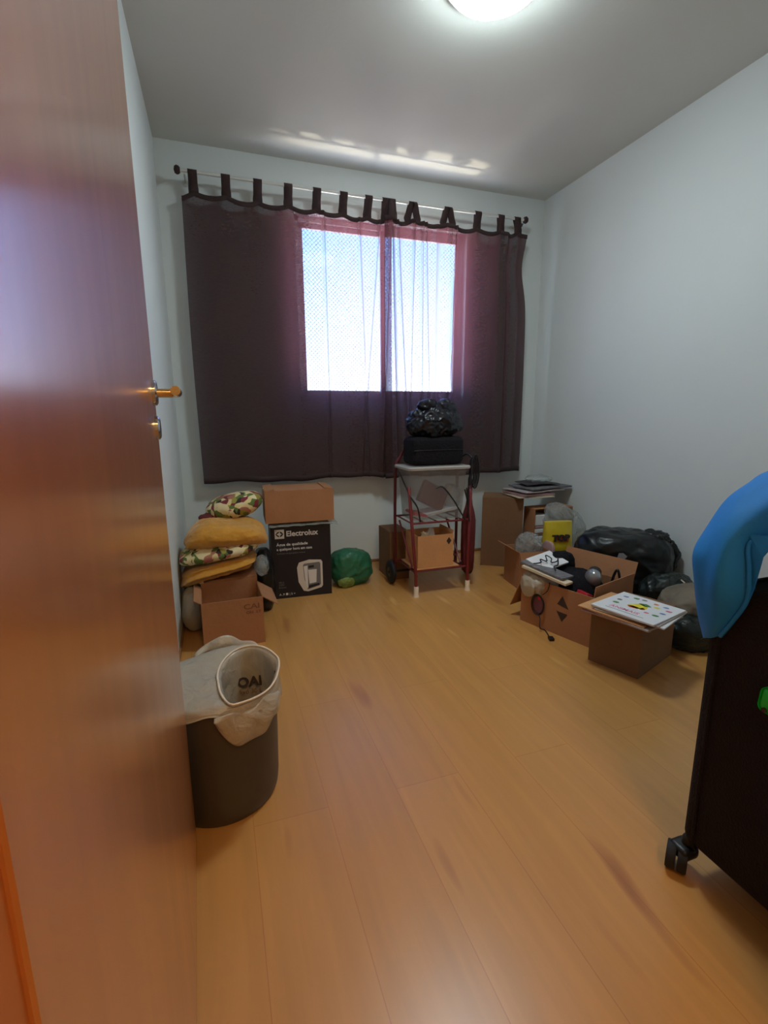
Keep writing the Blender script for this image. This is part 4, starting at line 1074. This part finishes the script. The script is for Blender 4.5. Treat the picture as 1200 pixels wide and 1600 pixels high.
# contents
def inbox(x, y, z):     # local in box -> world
    return Matrix.Translation(OB) @ Matrix.Rotation(R(OR), 4, 'Z') @ Vector((x, y, z))
bm = B(); blob(bm, inbox(-.105, .125, .205), (.075, .085, .055), .85, .014, 20, 62, sub=5); blob(bm, inbox(-.178, .150, .195), (.014, .055, .05), .9, .006, 24, 63, sub=4)
tag(part('plastic_bag', bm, 'liner', smooth=True), 'whitish plastic bag spilling over the corner of the open box', 'bag')
bm = B(); blob(bm, inbox(.02, .02, .14), (.11, .15, .13), .75, .012, 10, 64, sub=5); tag(part('black_cloth', bm, 'black_cloth', smooth=True), 'black cloth filling the middle of the open box with triangles', 'cloth')
bm = B(); blob(bm, inbox(.05, .13, .255), (.07, .05, .075), .6, .008, 14, 65, sub=5); tag(part('black_pouch', bm, 'black_cloth', smooth=True), 'black pouch standing in the open box behind the white booklet', 'pouch')
def slab(name, label, cat, c, s, rx, ry, rz, mat, thk=.006, grp=None):
    bm = B(); box(bm, (-s[0]/2, -s[1]/2, 0), (s[0]/2, s[1]/2, thk)); bevel(bm, .001, 1)
    bm.transform(Matrix.Translation(c) @ Matrix.Rotation(R(rz), 4, 'Z') @ Matrix.Rotation(R(ry), 4, 'Y') @ Matrix.Rotation(R(rx), 4, 'X'))
    return tag(part(name, bm, mat), label, cat, grp)
slab('folder', 'cream folder lying slantwise on the near edge of the open box', 'folder', (1.665, 1.835, .268), (.055, .25), 6, 0, 17, 'paper_cream', .012)
slab('booklet', 'dark edged grey booklet under the white booklet in the open box', 'booklet', (1.685, 1.865, .284), (.085, .25), 5, 2, 15, 'paper_grey', .010)
slab('booklet', 'white booklet with black cable on it in the open box', 'booklet', (1.74, 1.93, .302), (.16, .13), 12, -8, 8, 'white_paper', .008)
cable('tangled_cable', 'thin black cable tangled on the white booklet in the open box', [(1.66, 1.93, .300), (1.68, 1.90, .312), (1.70, 1.93, .318), (1.715, 1.90, .315), (1.73, 1.93, .335), (1.745, 1.905, .325), (1.73, 1.885, .312), (1.76, 1.88, .316), (1.78, 1.90, .325), (1.75, 1.86, .306), (1.72, 1.85, .302), (1.69, 1.80, .302)], .0030)
# coiled cable on the side of the box
bm = B()
fo = lambda u, w, o=.0: Matrix.Translation(OB) @ Matrix.Rotation(R(OR), 4, 'Z') @ Vector((-.176-o, -u, w))
pts = [fo(-.030, .245, -.004), fo(-.036, .205), fo(-.062, .175)]
tube(bm, pts, .0022, n=6, smooth_pts=6)
for k in range(3):
    pts = [fo(-.085+(.030+.003*k)*math.cos(a), .118+(.045+.004*k)*math.sin(a), .002*k) for a in [2*PI*q/20 for q in range(21)]]
    tube(bm, pts, .0018, n=6, cap=False)
tube(bm, [fo(-.075, .075, .006), fo(-.060, .055, .012), fo(-.045, .02, .03), Vector((1.652, 1.80, .004)), Vector((1.625, 1.735, .004))], .0028, n=6, smooth_pts=6)
cc = part('power_cable', bm, 'black_plastic', smooth=True); tag(cc, 'coiled black power cable hanging down the side of the open box', 'cable')
bm = B(); box(bm, (-.012, -.016, 0), (.012, .016, .014)); bevel(bm, .004, 2); bm.transform(Matrix.Translation((1.618, 1.712, .0005)) @ Matrix.Rotation(R(-20), 4, 'Z')); part('plug', bm, 'black_plastic', cc, smooth='auto')
# silver hair dryer / headphone cup
t = thing('hair_dryer', 'silver and black hair dryer standing in the open box', 'hair dryer', tuple(inbox(.0, -.085, .10)))
p0 = inbox(.0, -.085, 0)
bm = B(); blob(bm, (p0.x, p0.y, .265), (.034, .042, .042), 1.0, .0, 5, 1, sub=4); part('head', bm, 'silver', t, smooth=True)
bm = B(); tube(bm, [(p0.x, p0.y, .235), (p0.x+.006, p0.y-.01, .18), (p0.x+.01, p0.y-.02, .12)], [.018, .015, .014], n=14); part('handle', bm, 'silver', t, smooth='auto')
bm = B(); tube(bm, [(p0.x+.02, p0.y+.02, .268), (p0.x+.055, p0.y+.05, .272)], .030, n=20); part('nozzle', bm, 'black_plastic', t, smooth='auto')
slab('red_packet', 'small red packet inside the open box beside the hair dryer', 'packet', inbox(-.10, -.10, .19), (.05, .055), 10, 20, 17, 'red', .03)
cable('black_cable', 'curved black cable arching out of the open box beside the hair dryer', [tuple(inbox(.08, -.12, .16)), tuple(inbox(.09, -.135, .27)), tuple(inbox(.095, -.15, .30)), tuple(inbox(.10, -.162, .24)), tuple(inbox(.10, -.165, .15))], .006)

# small box with magazines
mbx = carton('cardboard_box', 'small dark brown cardboard box under the magazine stack, nearest the suitcase', (1.83, 1.465, 0), 20, .315, .205, .225, [], 'card_dark', closed=True, tape=False)
bm = B(); mt = Matrix.Translation((-.158, 0, .13)) @ Matrix.Rotation(R(-90), 4, 'Z') @ Matrix.Rotation(R(90), 4, 'X')
for k in range(36):
    a, b = 2*PI*k/36, 2*PI*(k+1)/36
    poly(bm, [(.034*math.cos(a), .034*math.sin(a)), (.034*math.cos(b), .034*math.sin(b)), (.028*math.cos(b), .028*math.sin(b)), (.028*math.cos(a), .028*math.sin(a))][::-1], .0005, mt)
part('printed_emblem', bm, 'ink_faint', mbx, local=True)
mg = [('folder', 'worn brown folder directly on the small dark box', 'folder', (1.752, 1.42, .2295), (.25, .27), 19, 'pink_paper', .007),
      ('magazine', 'pinkish magazine second from the bottom of the magazine stack', 'magazine', (1.748, 1.400, .238), (.245, .27), 13, 'paper', .007),
      ('folder', 'tan folder whose corner shows behind the white cover', 'folder', (1.742, 1.425, .246), (.255, .27), 17, 'card_pale', .005),
      ('magazine', 'white magazine sticking out at the right of the magazine stack', 'magazine', (1.765, 1.378, .2525), (.235, .26), 22, 'white_paper', .006),
      ('magazine', 'grey edged magazine just below the colourful cover', 'magazine', (1.757, 1.382, .2595), (.23, .26), 17, 'paper', .005)]
for n_, l_, c_, c, s, rz, m_, th in mg: slab(n_, l_, c_, c, s, 0, 0, rz, m_, th, 'magazines on the small box')
def cover():
    t = thing('magazine', 'white magazine with colourful pictures topmost on the stack', 'magazine', (1.752, 1.380, .2652), R(15), 'magazines on the small box')
    bm = B(); box(bm, (-.12, -.125, 0), (.12, .125, .006)); part('pages', bm, 'white_paper', t, local=True)
    rnd = random.Random(5)
    mt = Matrix.Translation((0, 0, .0061)) @ Matrix.Rotation(R(-90), 4, 'Z')    # read from the left side
    def spot(m_, cx, cy, rx, ry, n=7):
        bm = B(); pts = [(cx+rx*(1+.5*(rnd.random()-.5))*math.cos(2*PI*k/n), cy+ry*(1+.5*(rnd.random()-.5))*math.sin(2*PI*k/n)) for k in range(n)]
        poly(bm, pts, .0003, mt); part('picture', bm, m_, t, local=True)
    spot('print_yellow', -.002, .005, .034, .030); spot('print_green', .010, .040, .024, .014); spot('print_red', -.010, -.014, .026, .010); spot('orange', .022, -.006, .012, .012)
    for i, (x, y) in enumerate(((-.085, .07), (-.05, .085), (-.02, .09), (.03, .085), (.07, .08), (.095, .05), (.09, .01), (.085, -.03), (-.085, .02), (-.08, -.02), (.05, .05), (.05, -.03))):
        spot(['print_blue', 'print_green', 'grey_print', 'orange', 'print_blue', 'print_pink', 'print_blue', 'print_green', 'grey_print', 'print_green', 'print_yellow', 'print_pink'][i], x, y, .010+.004*rnd.random(), .009, 6)
    text('title_text', 'ANIMAIS', .030, Matrix.Translation((-.085, -.0, 0)) @ Matrix.Identity(4) if False else mt @ Matrix.Translation((-.075, -.075, .0)), 'print_pink', t, depth=.0002, bold=.0004)
    bm = B(); poly(bm, [(-.08, -.092), (.07, -.092), (.07, -.089), (-.08, -.089)], .0003, mt); part('printed_line', bm, 'grey_print', t, local=True)
cover()

# ------------------------------------------------------------------ camera and light
cam = bpy.data.cameras.new('camera'); co = bpy.data.objects.new('camera', cam); C.objects.link(co)
yaw, pitch, roll, f = .328171591, .193774418, -.00602672774, 752.517
fw = Vector((math.sin(yaw)*math.cos(pitch), math.cos(yaw)*math.cos(pitch), -math.sin(pitch)))
r0 = Vector((math.cos(yaw), -math.sin(yaw), 0)); u0 = r0.cross(fw)
r2 = r0*math.cos(roll)+u0*math.sin(roll); u2 = -r0*math.sin(roll)+u0*math.cos(roll)
mw = Matrix((r2, u2, -fw)).transposed().to_4x4(); mw.translation = (.223056168, 0, 1.01409402)
co.matrix_world = mw
cam.sensor_fit = 'VERTICAL'; cam.sensor_height = 32; cam.lens = 32*f/1600; cam.clip_start = .02
bpy.context.scene.camera = co

w = bpy.data.worlds.new('sky'); bpy.context.scene.world = w; w.use_nodes = True
nt = w.node_tree; nt.nodes.clear(); out = nt.nodes.new('ShaderNodeOutputWorld'); bg = nt.nodes.new('ShaderNodeBackground')
tc = nt.nodes.new('ShaderNodeTexCoord'); sx = nt.nodes.new('ShaderNodeSeparateXYZ'); rp = nt.nodes.new('ShaderNodeValToRGB')
nt.links.new(tc.outputs['Generated'], sx.inputs[0]); nt.links.new(sx.outputs['Z'], rp.inputs[0]); nt.links.new(rp.outputs[0], bg.inputs[0]); nt.links.new(bg.outputs[0], out.inputs[0])
e = rp.color_ramp.elements; e[0].position = 0; e[0].color = (1.0, .94, 1.0, 1); e[1].position = .38; e[1].color = (.10, .34, .80, 1)
q = e.new(.12); q.color = (.50, .66, 1.0, 1)
bg.inputs[1].default_value = 7.5

# sunlight thrown up from outside below the window
sp = bpy.data.lights.new('ground_reflection', 'SPOT'); so = bpy.data.objects.new('ground_reflection', sp); C.objects.link(so)
so.location = (1.75, D+1.0, .55); tgt = Vector((1.48, D-.05, 2.17))
so.rotation_euler = (tgt-so.location).to_track_quat('-Z', 'Y').to_euler()
sp.energy = 90; sp.color = (1, .86, .66); sp.spot_size = R(38); sp.spot_blend = .3; sp.shadow_soft_size = .07

sc = bpy.context.scene
sc.view_settings.view_transform = 'Standard'; sc.view_settings.look = 'None'; sc.view_settings.gamma = 1; sc.view_settings.exposure = 1.38
sc.view_settings.use_curve_mapping = False
sc.cycles.max_bounces = 10; sc.cycles.transparent_max_bounces = 24; sc.cycles.sample_clamp_indirect = 6
